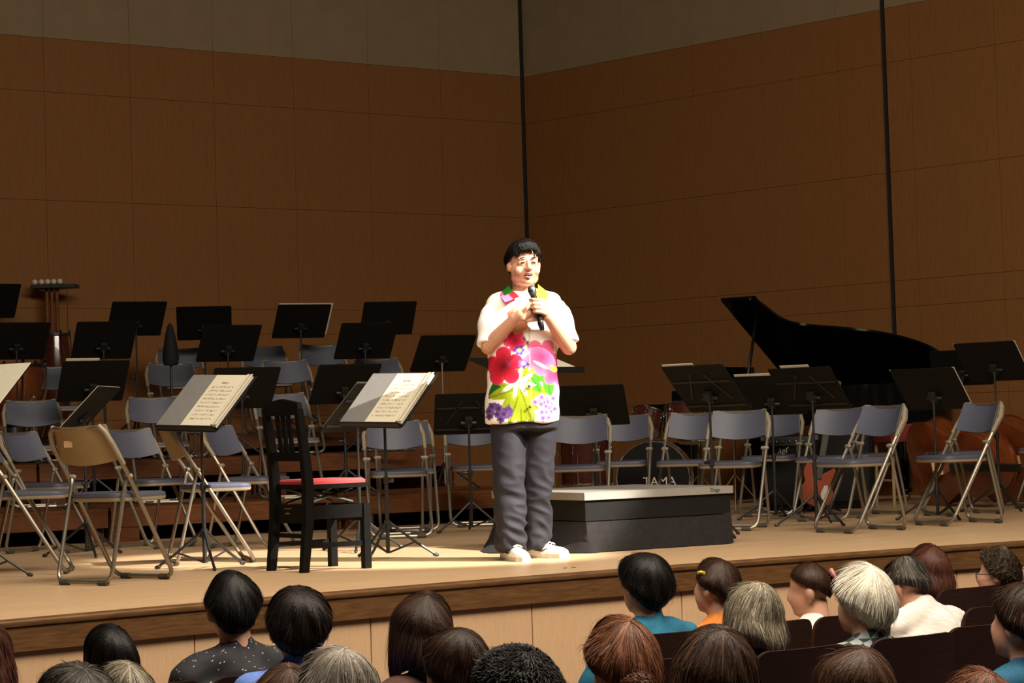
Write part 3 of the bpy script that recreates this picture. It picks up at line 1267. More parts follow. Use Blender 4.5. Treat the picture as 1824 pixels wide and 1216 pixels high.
drum('rack_tom', 'small dark red tom with chrome hoops above the bass drum, left one', DK + Vector((-.03, -.02, .73)), .125, .17, (.3, .35, .9), 6)
drum('rack_tom', 'larger dark red tom with chrome hoops above the bass drum, right one', DK + Vector((.26, -.14, .735)), .155, .19, (.12, .38, .93), 6)
tm = kit_stand('tom_holder', 'chrome tom holder post rising over the bass drum', DK + Vector((.1, .22, 0)), .80)
tf, _ = drum('floor_tom', 'dark red floor tom left of the bass drum', DK + Vector((-.52, .1, .42)), .2, .36, (0, .05, 1), 6, base=DK + Vector((-.52, .1, 0)))
for k in range(3):
    q = 2 * math.pi * k / 3 + .2
    mb = MB()
    mb.tube([(.215 * math.cos(q), .215 * math.sin(q), .5), (.215 * math.cos(q), .215 * math.sin(q), .01)], .007, 6)
    mb.build('leg', M['chrome'], tf)
ts_, _ = drum('snare_drum', 'chrome hooped snare drum behind the bass drum', DK + Vector((.42, .35, .62)), .17, .14, (0, .1, 1), 8, base=DK + Vector((.42, .35, 0)))
mb = MB()
mb.tube([(0, 0, .02), (0, 0, .55)], .012, 8)
for k in range(3):
    q = 2.1 * k
    mb.tube([(0, 0, .2), (.2 * math.cos(q), .2 * math.sin(q), .012)], .007, 6)
mb.build('stand', M['chrome'], ts_)
kit_stand('hi_hat', 'pair of brass hi hat cymbals right of the toms', DK + Vector((.66, -.02, 0)), .80, 2, .06, .18)
kit_stand('crash_cymbal', 'brass crash cymbal edge on behind the ribbed desk', DK + Vector((.42, .5, 0)), 1.02, 1, .12, .21)
ds = thing('drum_throne', 'round black drum stool behind the kit', 'stool', DK + Vector((.2, .75, 0)))
mb = MB()
mb.lathe([(.15, .46), (.17, .47), (.17, .53), (.14, .55)], 20)
mb.build('seat', M['black_matt'], ds)
mb = MB()
mb.tube([(0, 0, .05), (0, 0, .46)], .014, 8)
for k in range(3):
    q = 2.1 * k
    mb.tube([(0, 0, .25), (.22 * math.cos(q), .22 * math.sin(q), .012)], .009, 6)
mb.build('tripod', M['chrome'], ds)

# ------------------------------------------------------------------ amplifiers, bass guitar
am = thing('guitar_amplifier', 'black guitar amplifier with white script logo', 'amplifier', (2.15, 16.75, 0), -.12)
mb = MB()
mb.box((0, 0, .30), (.44, .26, .58))
mb.build('cabinet', M['amp'], am, 0)
mb = MB()
mb.box((0, -.134, .27), (.39, .008, .44))
mb.build('grille', M['black_matt'], am, 0)
mb = MB()
mb.box((0, -.133, .545), (.39, .008, .07))
mb.build('control_panel', M['black'], am, 0)
for k in range(6):
    mb = MB()
    mb.cap((-.15 + .05 * k, -.136, .545), (-.15 + .05 * k, -.152, .545), .009, .008, 8)
    mb.build('knob', M['chrome'], am)
o = obj('script_logo', text_mesh('Fender', .075, M['white_print'], shear=.35), am)
o.matrix_local = Matrix.Translation((-.11, -.141, .44)) @ Matrix.Rotation(math.pi / 2, 4, 'X') @ Matrix.Rotation(.45, 4, 'Z')
for sx in (-1, 1):
    for z in (.02, .57):
        mb = MB()
        mb.box((sx * .205, -.118, z), (.035, .035, .035))
        mb.build('corner_guard', M['chrome'], am, 0)
    mb = MB()
    mb.lathe([(.02, 0), (.02, .012)], 10, Matrix.Translation((sx * .17, 0, -.0)))
    mb.build('foot', M['rubber'], am)
mb = MB()
mb.tube([(-.1, 0, .59), (-.09, 0, .615), (.09, 0, .615), (.1, 0, .59)], .010, 6)
mb.build('handle', M['black'], am)
a2 = thing('bass_amplifier', 'plain black amplifier just right of the logo amplifier', 'amplifier', (2.62, 16.95, 0), -.2)
mb = MB()
mb.box((0, 0, .37), (.42, .3, .70))
mb.build('cabinet', M['amp'], a2, 0)
mb = MB()
mb.box((0, -.154, .32), (.37, .008, .52))
mb.build('grille', M['black_matt'], a2, 0)
mb = MB()
mb.box((0, -.153, .64), (.37, .008, .09))
mb.build('control_panel', M['grey_board'], a2, 0)
for sx in (-1, 1):
    mb = MB()
    mb.lathe([(.02, 0), (.02, .022)], 10, Matrix.Translation((sx * .17, 0, 0)))
    mb.build('foot', M['rubber'], a2)
bg = thing('bass_guitar', 'orange electric bass guitar leaning on a low stand', 'guitar', (2.30, 16.38, .0), .0)
GM = Matrix.Translation((0, 0, .19)) @ Matrix.Scale(.88, 4) @ Matrix.Rotation(-.16, 4, 'X') @ Matrix.Rotation(.22, 4, 'Y')
body = [(-.02, -.17), (.08, -.175), (.15, -.12), (.155, -.04), (.12, .02), (.125, .09), (.15, .15), (.12, .19), (.07, .15), (.03, .12), (-.03, .13), (-.08, .19), (-.12, .20), (-.14, .12), (-.11, .03), (-.15, -.05), (-.13, -.13)]
GX = GM @ Matrix.Rotation(math.pi / 2, 4, 'X')
mb = MB()
mb.prism(body, -.02, .02, GX)
mb.build('body', M['orange'], bg, 30)
mb = MB()
mb.prism([(-.10, -.11), (-.06, -.12), (-.04, -.05), (-.06, .02), (-.09, .03), (-.10, -.04)], -.023, -.0205, GX @ Matrix.Rotation(math.pi, 4, 'Y'))
mb.build('pickguard', M['white_head'], bg, 0)
mb = MB()
mb.box((0, .42, .026), (.052, .70, .016), GX)
mb.build('neck', M['rubber'], bg, 0)
mb = MB()
mb.prism([(-.04, .76), (.04, .76), (.06, .95), (-.01, .97), (-.05, .90)], .018, .034, GX)
mb.build('headstock', M['rubber'], bg, 0)
gs = thing('guitar_stand', 'black folding floor stand holding the bass guitar', 'guitar stand', (2.32, 16.36, 0))
for sx in (-1, 1):
    mb = MB()
    mb.tube([(sx * .14, -.08, .01), (sx * .09, .04, .03), (0, .12, .33)], .009, 6)
    mb.tube([(sx * .09, .04, .02), (sx * .09, -.10, .035), (sx * .09, -.12, .06)], .009, 6)
    mb.build('leg', M['black'], gs)


# ------------------------------------------------------------------ double basses lying on their sides, one scroll in view
def string_bass(label, loc, rz, lean, k=1.0):
    t = thing('double_bass', label, 'double bass', loc, rz, 'double basses lying at the right')
    half = [(0, -.56), (.18, -.55), (.31, -.44), (.335, -.28), (.27, -.12), (.215, .0), (.225, .10), (.25, .24), (.21, .40), (.12, .50), (.03, .55), (0, .55)]
    fine = []
    for i in range(len(half) - 1):
        p0, p1, p2, p3 = (half[max(0, min(len(half) - 1, i + q))] for q in (-1, 0, 1, 2))
        for q in range(4):
            u = q / 4
            fine.append(tuple(.5 * (2 * p1[j] + (p2[j] - p0[j]) * u + (2 * p0[j] - 5 * p1[j] + 4 * p2[j] - p3[j]) * u * u + (3 * p1[j] - p0[j] - 3 * p2[j] + p3[j]) * u ** 3) for j in (0, 1)))
    half = fine + [half[-1]]
    poly = [(x * k, y * k) for x, y in half] + [(-x * k, y * k) for x, y in reversed(half[1:-1])]
    # body plane: its long axis lies along local X, its width stands up (Z), plates face -Y / +Y
    mt = Matrix.Translation((0, 0, .342 * k)) @ Matrix.Rotation(lean, 4, 'X') @ Matrix(((0, 1, 0, 0), (0, 0, 1, 0), (1, 0, 0, 0), (0, 0, 0, 1)))
    mb = MB()
    mb.prism(poly, -.09, .09, mt)
    mb.build('ribs', M['bass_wood'], t, 30)
    for s_ in (-1, 1):
        n = len(poly)
        mb = MB()
        rings = [[mt @ Vector((x * q, y * q, s_ * (.09 + h))) for x, y in poly] for q, h in ((1.03, 0), (1.03, .008), (.85, .02), (.5, .038), (.02, .045))]
        mb.loft(rings)
        mb.build('plate', M['bass_wood'], t, 30)
    mb = MB()
    mb.tube([mt @ Vector((0, .50 * k, -.10)), mt @ Vector((0, .95 * k, -.135))], [.032, .024], 8)
    mb.build('neck', M['bass_wood'], t)
    mb = MB()
    mb.box((0, .50 * k, -.155), (.055, .90 * k, .014), mt)
    mb.build('fingerboard', M['black'], t, 0)
    mb = MB()
    q0 = Vector((0, .95 * k, -.13))
    mb.tube([mt @ (q0 + Vector((0, a, b_))) for a, b_ in ((0, 0), (.08, .01), (.16, .045), (.19, .09), (.16, .125), (.125, .10), (.14, .07))], [.03, .033, .032, .03, .027, .022, .012], 8)
    for a in (.04, .09):
        mb.cap(mt @ (q0 + Vector((-.07, a, 0))), mt @ (q0 + Vector((.07, a, 0))), .010, .010, 6)
    mb.build('scroll', M['bass_wood'], t)
    mb = MB()
    mb.tube([mt @ Vector((0, -.56 * k, 0)), mt @ Vector((0, -.66 * k, 0))], .008, 6)
    mb.build('end_pin', M['chrome'], t)
    mb = MB()
    mb.box((0, -.10 * k, -.17), (.12, .012, .09), mt)
    mb.build('bridge', M['apron_wood'], t, 0)
    return t


string_bass('orange brown double bass lying behind the overlapping pair of chairs', (3.45, 16.5, 0), math.radians(-67), .22)
string_bass('darker double bass lying at the right edge, nearly out of the photo', (4.15, 16.9, 0), math.radians(-52), .2)

# ------------------------------------------------------------------ kettledrums, mallet tray, black cone


def kettle(label, loc, r):
    t = thing('timpani', label, 'kettledrum', loc, 0, 'copper kettledrums')
    mb = MB()
    prof = [(.04, .30), (.12, .31)] + [(r * math.sin(q), .30 + .46 - .44 * math.cos(q)) for q in [math.pi / 2 * k / 8 for k in range(3, 9)]] + [(r, .78)]
    mb.lathe(prof, 28)
    mb.build('bowl', M['copper'], t)
    mb = MB()
    mb.lathe([(r + .012, .775), (r + .016, .79), (r + .010, .80), (r - .03, .803), (.001, .803)], 28)
    mb.build('head_hoop', M['black'], t)
    for k in range(6):
        q = 2 * math.pi * k / 6
        mb = MB()
        mb.tube([((r + .02) * math.cos(q), (r + .02) * math.sin(q), .80), ((r + .02) * math.cos(q), (r + .02) * math.sin(q), .58), (.16 * math.cos(q), .16 * math.sin(q), .20)], .011, 6)
        mb.cap(((r + .02) * math.cos(q), (r + .02) * math.sin(q), .80), ((r + .02) * math.cos(q), (r + .02) * math.sin(q), .83), .014, .014, 6)
        mb.build('strut', M['chrome'], t)
    mb = MB()
    mb.lathe([(.2, .05), (.2, .12), (.10, .16), (.08, .31)], 16)
    for k in range(3):
        q = 2.1 * k
        mb.box((.2 * math.cos(q), .2 * math.sin(q), .025), (.08, .08, .05))
    mb.build('base', M['black'], t)
    return t


kettle('copper kettledrum between two dark desks at the far left', (-4.05, 17.30, RZ[1]), .24)
cg = thing('conga_drum', 'tall reddish wooden conga drum on a stand at the far left', 'drum', (-3.99, 18.62, RZ[2] - .19))
mb = MB()
mb.lathe([(.10, .36), (.115, .45), (.135, .62), (.142, .75), (.135, .90), (.115, 1.08), (.112, 1.10)], 22)
mb.build('shell', M['tom'], cg)
mb = MB()
mb.lathe([(.118, 1.085), (.122, 1.10), (.118, 1.112), (.001, 1.115)], 22)
mb.build('head_hoop', M['black'], cg)
for k in range(5):
    q = 2 * math.pi * k / 5 + .3
    mb = MB()
    mb.tube([(.126 * math.cos(q), .126 * math.sin(q), 1.13), (.14 * math.cos(q), .14 * math.sin(q), .93)], .006, 6)
    mb.cap((.126 * math.cos(q), .126 * math.sin(q), 1.10), (.126 * math.cos(q), .126 * math.sin(q), 1.13), .010, .010, 6)
    mb.build('lug', M['chrome'], cg)
for k in range(3):
    q = 2 * math.pi * k / 3
    mb = MB()
    mb.tube([(.09 * math.cos(q), .09 * math.sin(q), .50), (.2 * math.cos(q), .2 * math.sin(q), .20)], .010, 6)
    mb.build('leg', M['chrome'], cg)
mt_ = thing('mallet_stand', 'tall wooden mallet stand with a black tray at upper left', 'mallet stand', (-4.14, 19.22, RZ[2]))
for x in (-.045, .0, .045):
    mb = MB()
    mb.tube([(x, 0, 0), (x, 0, 1.36)], .018, 8)
    mb.build('post', M['riser_wood'], mt_)
mb = MB()
mb.tube([(.14, .0, 0), (.14, 0, 1.36)], .004, 6)
mb.build('rod', M['chrome'], mt_)
mb = MB()
mb.box((.03, 0, 1.375), (.40, .22, .03))
mb.build('tray', M['black'], mt_, 0)
mb = MB()
mb.box((0, 0, .01), (.34, .3, .02))
mb.build('base', M['black'], mt_, 0)
for k, x in enumerate((-.14, -.08, -.025, .03, .085)):
    ml = thing('mallet', ['first white felt mallet at the tray end', 'second white felt mallet on the tray', 'middle white felt mallet on the tray', 'fourth white felt mallet on the tray', 'innermost white felt mallet on the tray'][k], 'mallet', (-4.14 + x, 19.17, RZ[2] + 1.405), 0, 'felt mallets on the tray')
    mb = MB()
    mb.ell((0, 0, .012), (.026, .03, .026), None, 10, 8)
    mb.build('felt_head', M['felt'], ml)
    mb = MB()
    mb.tube([(0, .02, .0), (.01, .30, .005)], .006, 6)
    mb.build('shaft', M['beige'], ml)
cn = thing('straight_mute', 'tall black cone standing on a stand before a riser chair', 'mute', (-2.70, 16.85, RZ[1]))
mb = MB()
mb.lathe([(.04, .74), (.058, .745), (.066, .80), (.060, .86), (.042, .97), (.022, 1.05), (.010, 1.07)], 20)
mb.build('cone', M['black_matt'], cn)
mb = MB()
mb.tube([(0, 0, .02), (0, 0, .75)], .010, 8)
for k in range(3):
    q = 2.1 * k + .4
    mb.tube([(0, 0, .2), (.18 * math.cos(q), .18 * math.sin(q), .01)], .007, 6)
mb.build('stand', M['black'], cn)

# scrap of leaf on the stage edge
mb = MB()
mb.prism([(0, 0), (.02, .008), (.03, .0), (.02, -.008)], .0005, .003)
mb.box((-.03, .002, .002), (.02, .004, .003))
o = mb.build('leaf_scrap', M['leafbit'], None, 0, loc=(.26, 10.72, 0), rotz=.4)
tag(o, 'tiny green leaf scrap on the floor near the stage edge', 'leaf')


# ------------------------------------------------------------------ hair
def srgb(*c):
    return tuple(((v / 255) / 12.92 if v / 255 <= .04045 else ((v / 255 + .055) / 1.055) ** 2.4) for v in c)


HAIR_MAT = vcol_mat('hair', .5, .24)


def hair_mesh(seed, cols, F_=60, S_=86, B_=108, thick=.016, drop=None, n=900, wig=0, fuzz=.010, rx=.083, ry=.097, rz=.108, part=0, thin=0, width=.0014, phi0=50, flare=1.04, lump=1.0):
    r = random.Random(seed)
    a = math.radians(20)
    cd = Vector((0, -math.sin(a), math.cos(a)))
    fd = Vector((0, math.cos(a), math.sin(a)))
    sd = Vector((1, 0, 0))
    NP = 12

    def sm(x):
        return x * x * (3 - 2 * x)

    def tmax(ph):
        d = abs((math.degrees(ph) + 180) % 360 - 180)
        if d < 90:
            return math.radians(F_ + (S_ - F_) * sm(d / 90))
        return math.radians(S_ + (B_ - S_) * sm((d - 90) / 90))

    def surf(th, ph, off):
        v = cd * math.cos(th) + (fd * math.cos(ph) + sd * math.sin(ph)) * math.sin(th)
        R = 1 / math.sqrt((v.x / rx) ** 2 + (v.y / ry) ** 2 + (v.z / rz) ** 2)
        nzv = .0035 * math.sin(4.1 * v.x + seed) + .0035 * math.sin(5.3 * v.y + 2.1 * seed) + .003 * math.sin(4.7 * v.z + 3.3 * seed + 3 * v.x) + .0016 * math.sin(13 * ph + 5 * th + seed) * math.sin(th)
        return v * (R + off + nzv * lump * min(1, thick / .014))

    def pt(t, ph, off):
        """t 0..1 from the crown to the end of the hair"""
        T = tmax(ph)
        d = abs((math.degrees(ph) + 180) % 360 - 180)
        if drop is not None and d > phi0:
            T = math.radians(78 + 20 * (d / 180) * .0)
            k = .55
            if t <= k:
                return surf(T * t / k, ph, off)
            p = surf(T, ph, off)
            q = (t - k) / (1 - k)
            fl = 1 + (flare - 1) * math.sin(q * math.pi * .8) - .13 * max(0, q - .7)
            ez = drop + .03 * math.cos(ph * 3)
            return Vector((p.x * fl, p.y * fl, p.z + (ez - p.z) * q))
        taper = 1 - .55 * max(0, (t - .8) / .2)
        return surf(T * t, ph, off * taper)

    mb = MB()
    base = cols[0]
    nphi = 40
    rings = []
    for j in range(NP + 1):
        rings.append([pt(max(j / NP, .004), 2 * math.pi * k / nphi, thick * (.9 if j else .9)) for k in range(nphi)])
    rings.append([v * .93 for v in rings[-1]])
    vs = [v for g in rings for v in g]
    fs = []
    for j in range(len(rings) - 1):
        for k in range(nphi):
            k2 = (k + 1) % nphi
            fs.append((j * nphi + k, (j + 1) * nphi + k, (j + 1) * nphi + k2, j * nphi + k2))
    fs.append(tuple(range(nphi)))
    mb.add(vs, fs, tuple(x * .8 for x in base))
    for i in range(int(n * 3.2)):
        ph = r.uniform(0, 2 * math.pi)
        t0 = max(.01, r.random() ** .7 * .72 - .03)
        ln = r.uniform(.22, .42)
        t1 = min(1.06, t0 + ln)
        off0 = thick + r.uniform(-.0015, .0015)
        off1 = off0 + (r.uniform(-.002, fuzz * .5) if r.random() < .95 else r.uniform(fuzz, fuzz * 2)) * (1 if t1 > .8 else .5 * t1)
        dph = (r.gauss(0, .10) + .28 * math.sin(2 * ph + seed) * math.sin(5 * t0 + seed * 2) + .10 * math.sin(7 * ph + 3 * seed)) * (1.05 - t0)
        c = cols[r.randrange(len(cols))]
        g = r.uniform(.74, 1.26) * (1 + .18 * math.sin(9 * ph + seed) * math.sin(4 * ph + 2 * seed))
        c = tuple(min(.9, x * g) for x in c)
        pts = []
        w0 = r.uniform(0, 6)
        K = 5
        for k in range(K + 1):
            q = k / K
            p = pt(t0 + (t1 - t0) * q, ph + dph * q + wig * .05 * math.sin(q * 9 + w0), off0 + (off1 - off0) * q + wig * .006 * math.sin(q * 11 + w0))
            pts.append(p)
        vs = []
        for k in range(K + 1):
            tn = (pts[min(k + 1, K)] - pts[max(k - 1, 0)])
            sdv = tn.cross(pts[k]).normalized() * width * (1 - .75 * (k / K) ** 2)
            vs += [pts[k] - sdv, pts[k] + sdv]
        mb.add(vs, [(2 * k, 2 * k + 1, 2 * k + 3, 2 * k + 2) for k in range(K)], c)
    return mb.mesh('hair', HAIR_MAT, 0)


def tail_mesh(seed, cols, path, r0, n=160):
    """a bundle of hair along a path (pony tail or bun)"""
    r = random.Random(seed)
    mb = MB()
    rad = [r0 * k for k in (.5, .95, 1.0, .8, .35)]
    mb.tube(path, rad[:len(path)] if len(path) <= 5 else r0, 10)
    mb.c = [tuple(x * .6 for x in cols[0])] * len(mb.v)
    P = [Vector(p) for p in path]
    for i in range(n):
        q0 = r.uniform(0, 2 * math.pi)
        c = tuple(x * r.uniform(.6, 1.5) for x in cols[r.randrange(len(cols))])
        vs = []
        for k, p in enumerate(P):
            t = (P[min(k + 1, len(P) - 1)] - P[max(k - 1, 0)]).normalized()
            a = t.orthogonal().normalized()
            b_ = t.cross(a)
            rr = (rad[k] if k < len(rad) else r0) * 1.05
            q = q0 + k * .15
            ctr = p + (a * math.cos(q) + b_ * math.sin(q)) * rr
            sdv = (a * -math.sin(q) + b_ * math.cos(q)) * .0022
            vs += [ctr - sdv, ctr + sdv]
        mb.add(vs, [(2 * k, 2 * k + 1, 2 * k + 3, 2 * k + 2) for k in range(len(P) - 1)], c)
    return mb.mesh('hair', HAIR_MAT, 0)


# ------------------------------------------------------------------ the man with the microphone
man = thing('person', 'standing person in a white floral shirt speaking into a hand microphone', 'person', MAN)
HC = Vector((.006, -.025, 1.598))
HR = Matrix.Translation(HC) @ Matrix.Rotation(math.radians(16), 4, 'Z') @ Matrix.Rotation(math.radians(3), 4, 'X')
mb = MB()
h3 = HR.to_3x3()


def he(c, r):
    mb.ell(HR @ Vector(c), r, h3, 20, 12)


he((0, .012, .030), (.083, .094, .090))
he((0, -.020, -.040), (.078, .076, .082))
he((0, -.018, -.080), (.075, .064, .046))
he((0, -.066, -.098), (.034, .024, .022))
for sx in (-1, 1):
    he((sx * .042, -.066, -.040), (.030, .024, .028))
    he((sx * .030, -.078, .022), (.026, .015, .010))
    he((sx * .031, -.072, .000), (.026, .020, .020))
    he((sx * .012, -.101, -.030), (.010, .010, .008))
    he((sx * .085, .006, -.012), (.010, .021, .033))
mb.cap(HR @ Vector((0, -.088, .012)), HR @ Vector((0, -.110, -.026)), .009, .0125)
mb.cap((.0, .015, 1.40), HR @ Vector((0, .01, -.06)), .064, .060)
mb.cap((-.02, .0, .95), (-.02, .0, 1.28), .13, .14)
mb.cap((-.13, .01, 1.355), (.14, .01, 1.355), .052, .052)
mb.cap((-.10, 0, .86), (.06, 0, .86), .11, .11)
# legs
LH, LK, LA = Vector((-.10, 0, .82)), Vector((-.112, -.05, .46)), Vector((-.105, -.055, .09))
RH, RK, RA = Vector((.07, .01, .82)), Vector((.048, .03, .46)), Vector((.018, .085, .09))
for a, b_, c in ((LH, LK, LA), (RH, RK, RA)):
    mb.cap(a, b_, .075, .05)
    mb.cap(b_, c, .05, .036)
# arms: upper arm, forearm, hand
AL = [Vector((-.172, .005, 1.375)), Vector((-.198, -.085, 1.150)), Vector((-.052, -.205, 1.292))]
AR = [Vector((.185, .005, 1.375)), Vector((.236, -.065, 1.135)), Vector((.128, -.200, 1.292))]
for s_, e_, w_ in (AL, AR):
    mb.cap(s_ + Vector((0, 0, -.02)), e_, .046, .043)
    md = e_.lerp(w_, .35)
    mb.cap(e_, md, .043, .042)
    mb.cap(md, w_, .042, .029)
# microphone axis
MT, MBm = Vector((.040, -.205, 1.462)), Vector((.094, -.232, 1.222))


def maxis(z):
    t = (MT.z - z) / (MT.z - MBm.z)
    return MT.lerp(MBm, t)


# hand at the right of the picture: palm right of the body of the mic, four fingers wrapped over its front
mb.cap((.128, -.200, 1.292), (.112, -.205, 1.330), .028, .030)
mb.cap((.105, -.205, 1.325), (.098, -.208, 1.375), .027, .022)
for k, z in enumerate((1.386, 1.364, 1.342, 1.319)):
    c = maxis(z)
    ln = (.95, 1.05, 1.0, .82)[k]
    kn = Vector((.108, -.228, z - .006))
    m1 = Vector((c.x + .022, c.y - .030, z - .002))
    m2 = Vector((c.x - .010 * ln, c.y - .030, z + .002))
    tp = Vector((c.x - .026 * ln, c.y - .013, z + .004))
    mb.cap(kn, m1, .0112, .0104)
    mb.cap(m1, m2, .0104, .0096)
    mb.cap(m2, tp, .0096, .0084)
th = maxis(1.40)
mb.cap((.105, -.190, 1.345), (.080, -.172, 1.375), .014, .012)
mb.cap((.080, -.172, 1.375), (th.x - .01, th.y + .028, 1.395), .012, .009)
# other hand: comes from the left, closes round the mic from below and behind
mb.cap((-.052, -.205, 1.292), (-.018, -.218, 1.312), .028, .030)
mb.cap((-.015, -.215, 1.300), (.020, -.205, 1.320), .028, .024)
for k, z in enumerate((1.345, 1.324, 1.303, 1.283)):
    c = maxis(z)
    mb.cap((.012, -.205, z - .006), (c.x - .008, c.y + .030, z), .0105, .010)
    mb.cap((c.x - .008, c.y + .030, z), (c.x + .022, c.y + .028, z + .002), .010, .0095)
    mb.cap((c.x + .022, c.y + .028, z + .002), (c.x + .032, c.y + .008, z + .003), .0095, .008)
mb.cap((-.010, -.232, 1.315), (.014, -.246, 1.342), .013, .011)
mb.cap((.014, -.246, 1.342), (.030, -.244, 1.366), .011, .0085)
me = remesh(mb, .0042, 3, .5)
me.materials.append(M['skin'])
obj('body', me, man)
# face details
for sx in (-1, 1):
    mb = MB()
    mb.ell(HR @ Vector((sx * .030, -.0925, .004)), (.0145, .006, .0034), h3 @ Matrix.Rotation(sx * .10, 3, 'Y'))
    mb.build('eye', M['eye_dark'], man)
    mb = MB()
    mb.tube([HR @ Vector((sx * .014, -.0985, .026)), HR @ Vector((sx * .030, -.0985, .031)), HR @ Vector((sx * .047, -.086, .025))], [.002, .0034, .0015], 6)
    mb.build('eyebrow', M['eye_dark'], man)
mb = MB()
mb.ell(HR @ Vector((0, -.0915, -.063)), (.024, .0085, .0105), h3)
mb.build('mouth', M['teeth'], man)
mb = MB()
pts = [(-.025, -.083, -.060), (-.012, -.0955, -.0525), (0, -.099, -.054), (.012, -.0955, -.0525), (.025, -.083, -.060)]
mb.tube([HR @ Vector(p) for p in pts], [.002, .0038, .0036, .0038, .002], 8)
pts = [(-.025, -.083, -.062), (-.013, -.0945, -.0745), (0, -.098, -.0785), (.013, -.0945, -.0745), (.025, -.083, -.062)]
mb.tube([HR @ Vector(p) for p in pts], [.002, .0052, .0060, .0052, .002], 8)
mb.build('lips', M['lip'], man)
MAN_HAIR = vcol_mat('black_hair', .45, .18)
hm_ = hair_mesh(3, [srgb(14, 11, 11), srgb(22, 18, 18)], 56, 94, 114, .017, None, 1900, 0, .006, .086, .098, .116, lump=.35)
hm_.materials[0] = MAN_HAIR
o = obj('hair', hm_, man)
o.matrix_local = HR @ Matrix.Translation((0, .006, .004)) @ Matrix.Rotation(math.pi, 4, 'Z')
# fringe on the forehead
mb = MB()
r_ = random.Random(5)
for i in range(170):
    x = r_.uniform(-.070, .070)
    y0 = -math.sqrt(max(0, 1 - (x / .082) ** 2)) * .095
    zt = .112 - .35 * x * x / .066
    ze = .076 - 1.0 * abs(x) ** 1.6 + r_.uniform(-.012, .010)
    if abs(x) > .052:
        ze -= .02
    xs = x + r_.uniform(-.008, .008)
    p = [Vector((x * .8, y0 * .72, zt + .012)), Vector((x, y0 * .98 - .010, (zt + ze) / 2 + .016)), Vector((xs, y0 - .012, ze + .008)), Vector((xs, y0 - .006, ze - .004))]
    g = r_.uniform(.003, .009)
    vs = []
    for k, q in enumerate(p):
        wd = .0032 * (1, 1, .8, .2)[k]
        vs += [HR @ (q + Vector((-wd, 0, 0))), HR @ (q + Vector((wd, 0, 0)))]
    mb.add(vs, [(2 * k, 2 * k + 2, 2 * k + 3, 2 * k + 1) for k in range(3)], (g, g * .9, g * .9))
obj('fringe', mb.mesh('fringe', MAN_HAIR, 0), man)


# shirt
def ering(z, cx, hw, hd, cy, n=48, p=2.4):
    out = []
    for k in range(n):
        q = 2 * math.pi * k / n
        c, s_ = math.cos(q), math.sin(q)
        out.append(Vector((cx + hw * abs(c) ** (2 / p) * (1 if c > 0 else -1), cy + hd * abs(s_) ** (2 / p) * (1 if s_ > 0 else -1), z)))
    return out


mb = MB()
mb.loft([ering(*q) for q in ((.735, -.026, .203, .150, .0), (.80, -.026, .201, .152, .0), (.92, -.024, .193, .153, -.005), (1.06, -.018, .190, .150, -.005), (1.18, -.008, .192, .142, .0), (1.30, 0, .196, .128, .005), (1.38, .003, .190, .108, .01), (1.425, .004, .140, .090, .015), (1.452, .004, .092, .074, .015))])
for sx in (-1, 1):
    mb.cap((sx * .05, .015, 1.425), (sx * .150, .008, 1.385), .042, .058)
for (s_, e_, w_), r0, r1 in ((AL, .066, .074), (AR, .066, .075)):
    d = (e_ - s_).normalized()
    k = .98 if s_ is AL[0] else .90
    q = s_.lerp(e_, k) + Vector((.006 if s_.x < 0 else -.012, .012, 0))
    mb.tube([s_ - d * .02 + Vector((0, 0, -.015)), s_ + d * .04, s_.lerp(q, .5), q], [r0 * .55, r0 * .93, r1 * .94, r1], 24)
me = remesh(mb, .0052, 12, .6)
a = coords(me)
x, y, z = a[:, 0], a[:, 1], a[:, 2]
nr = np.empty(len(me.vertices) * 3)
me.vertices.foreach_get('normal', nr)
nr = nr.reshape(-1, 3)
fold = .0035 * np.sin(26 * x + 9 * z + 2.2 * np.sin(8 * z)) * np.clip((1.2 - z) / .3, .25, 1) + .003 * np.sin(17 * z + 31 * x + 14 * y)
side = np.clip((np.abs(x + .02) - .13) / .06, 0, 1)
fold += .0025 * side * np.sin(48 * z + 20 * y + 10 * x)
setco(me, a + nr * fold[:, None])
# printed flowers: laid out on the shirt's own front, in centimetre-like shirt units taken from its width and length
px = 947 + 329 * x - .0305 * 329 * z
py = 998 - 329 * z
back = y > .03
px = np.where(back, 1870 - px, px)
colr = np.tile(np.array(srgb(250, 246, 238)), (len(x), 1))


def blend(mask, c, f=1.0):
    m_ = np.clip(mask, 0, 1)[:, None] * f
    colr[:] = colr * (1 - m_) + np.array(c) * m_


def leaf(cx, cy, ln, wd, ang, c, vein=None):
    q = math.radians(ang)
    u = (px - cx) * math.cos(q) + (py - cy) * math.sin(q)
    v = -(px - cx) * math.sin(q) + (py - cy) * math.cos(q)
    hw = wd * np.clip(1 - (u / ln) ** 2, 0, 1) ** .8
    mk = (np.abs(u) < ln) * np.clip((hw - np.abs(v)) / 1.2 + .5, 0, 1)
    blend(mk, c)
    blend(mk * (np.abs(v) < .9), vein or tuple(k * .45 for k in c), .8)
    blend(mk * (np.abs((u * .5 + np.abs(v)) % 7 - 3) < .5), tuple(k * .55 for k in c), .5)


def bloom(cx, cy, r, n, rot, c, ci, co_=None, pw=.55):
    d = np.hypot(px - cx, (py - cy))
    an = np.arctan2(py - cy, px - cx)
    R = r * (.58 + .42 * np.abs(np.cos(n / 2 * (an - rot))) ** pw)
    mk = np.clip((R - d) / 1.5 + .5, 0, 1)
    blend(mk, c)
    if co_:
        blend(mk * np.clip((d / R - .55) * 2.2, 0, 1), co_)
    blend(mk * np.clip(1.1 - d / (r * .5), 0, 1), ci)
    blend(mk * (np.abs(np.sin(n / 2 * (an - rot))) > .985), tuple(k * .6 for k in c), .7)


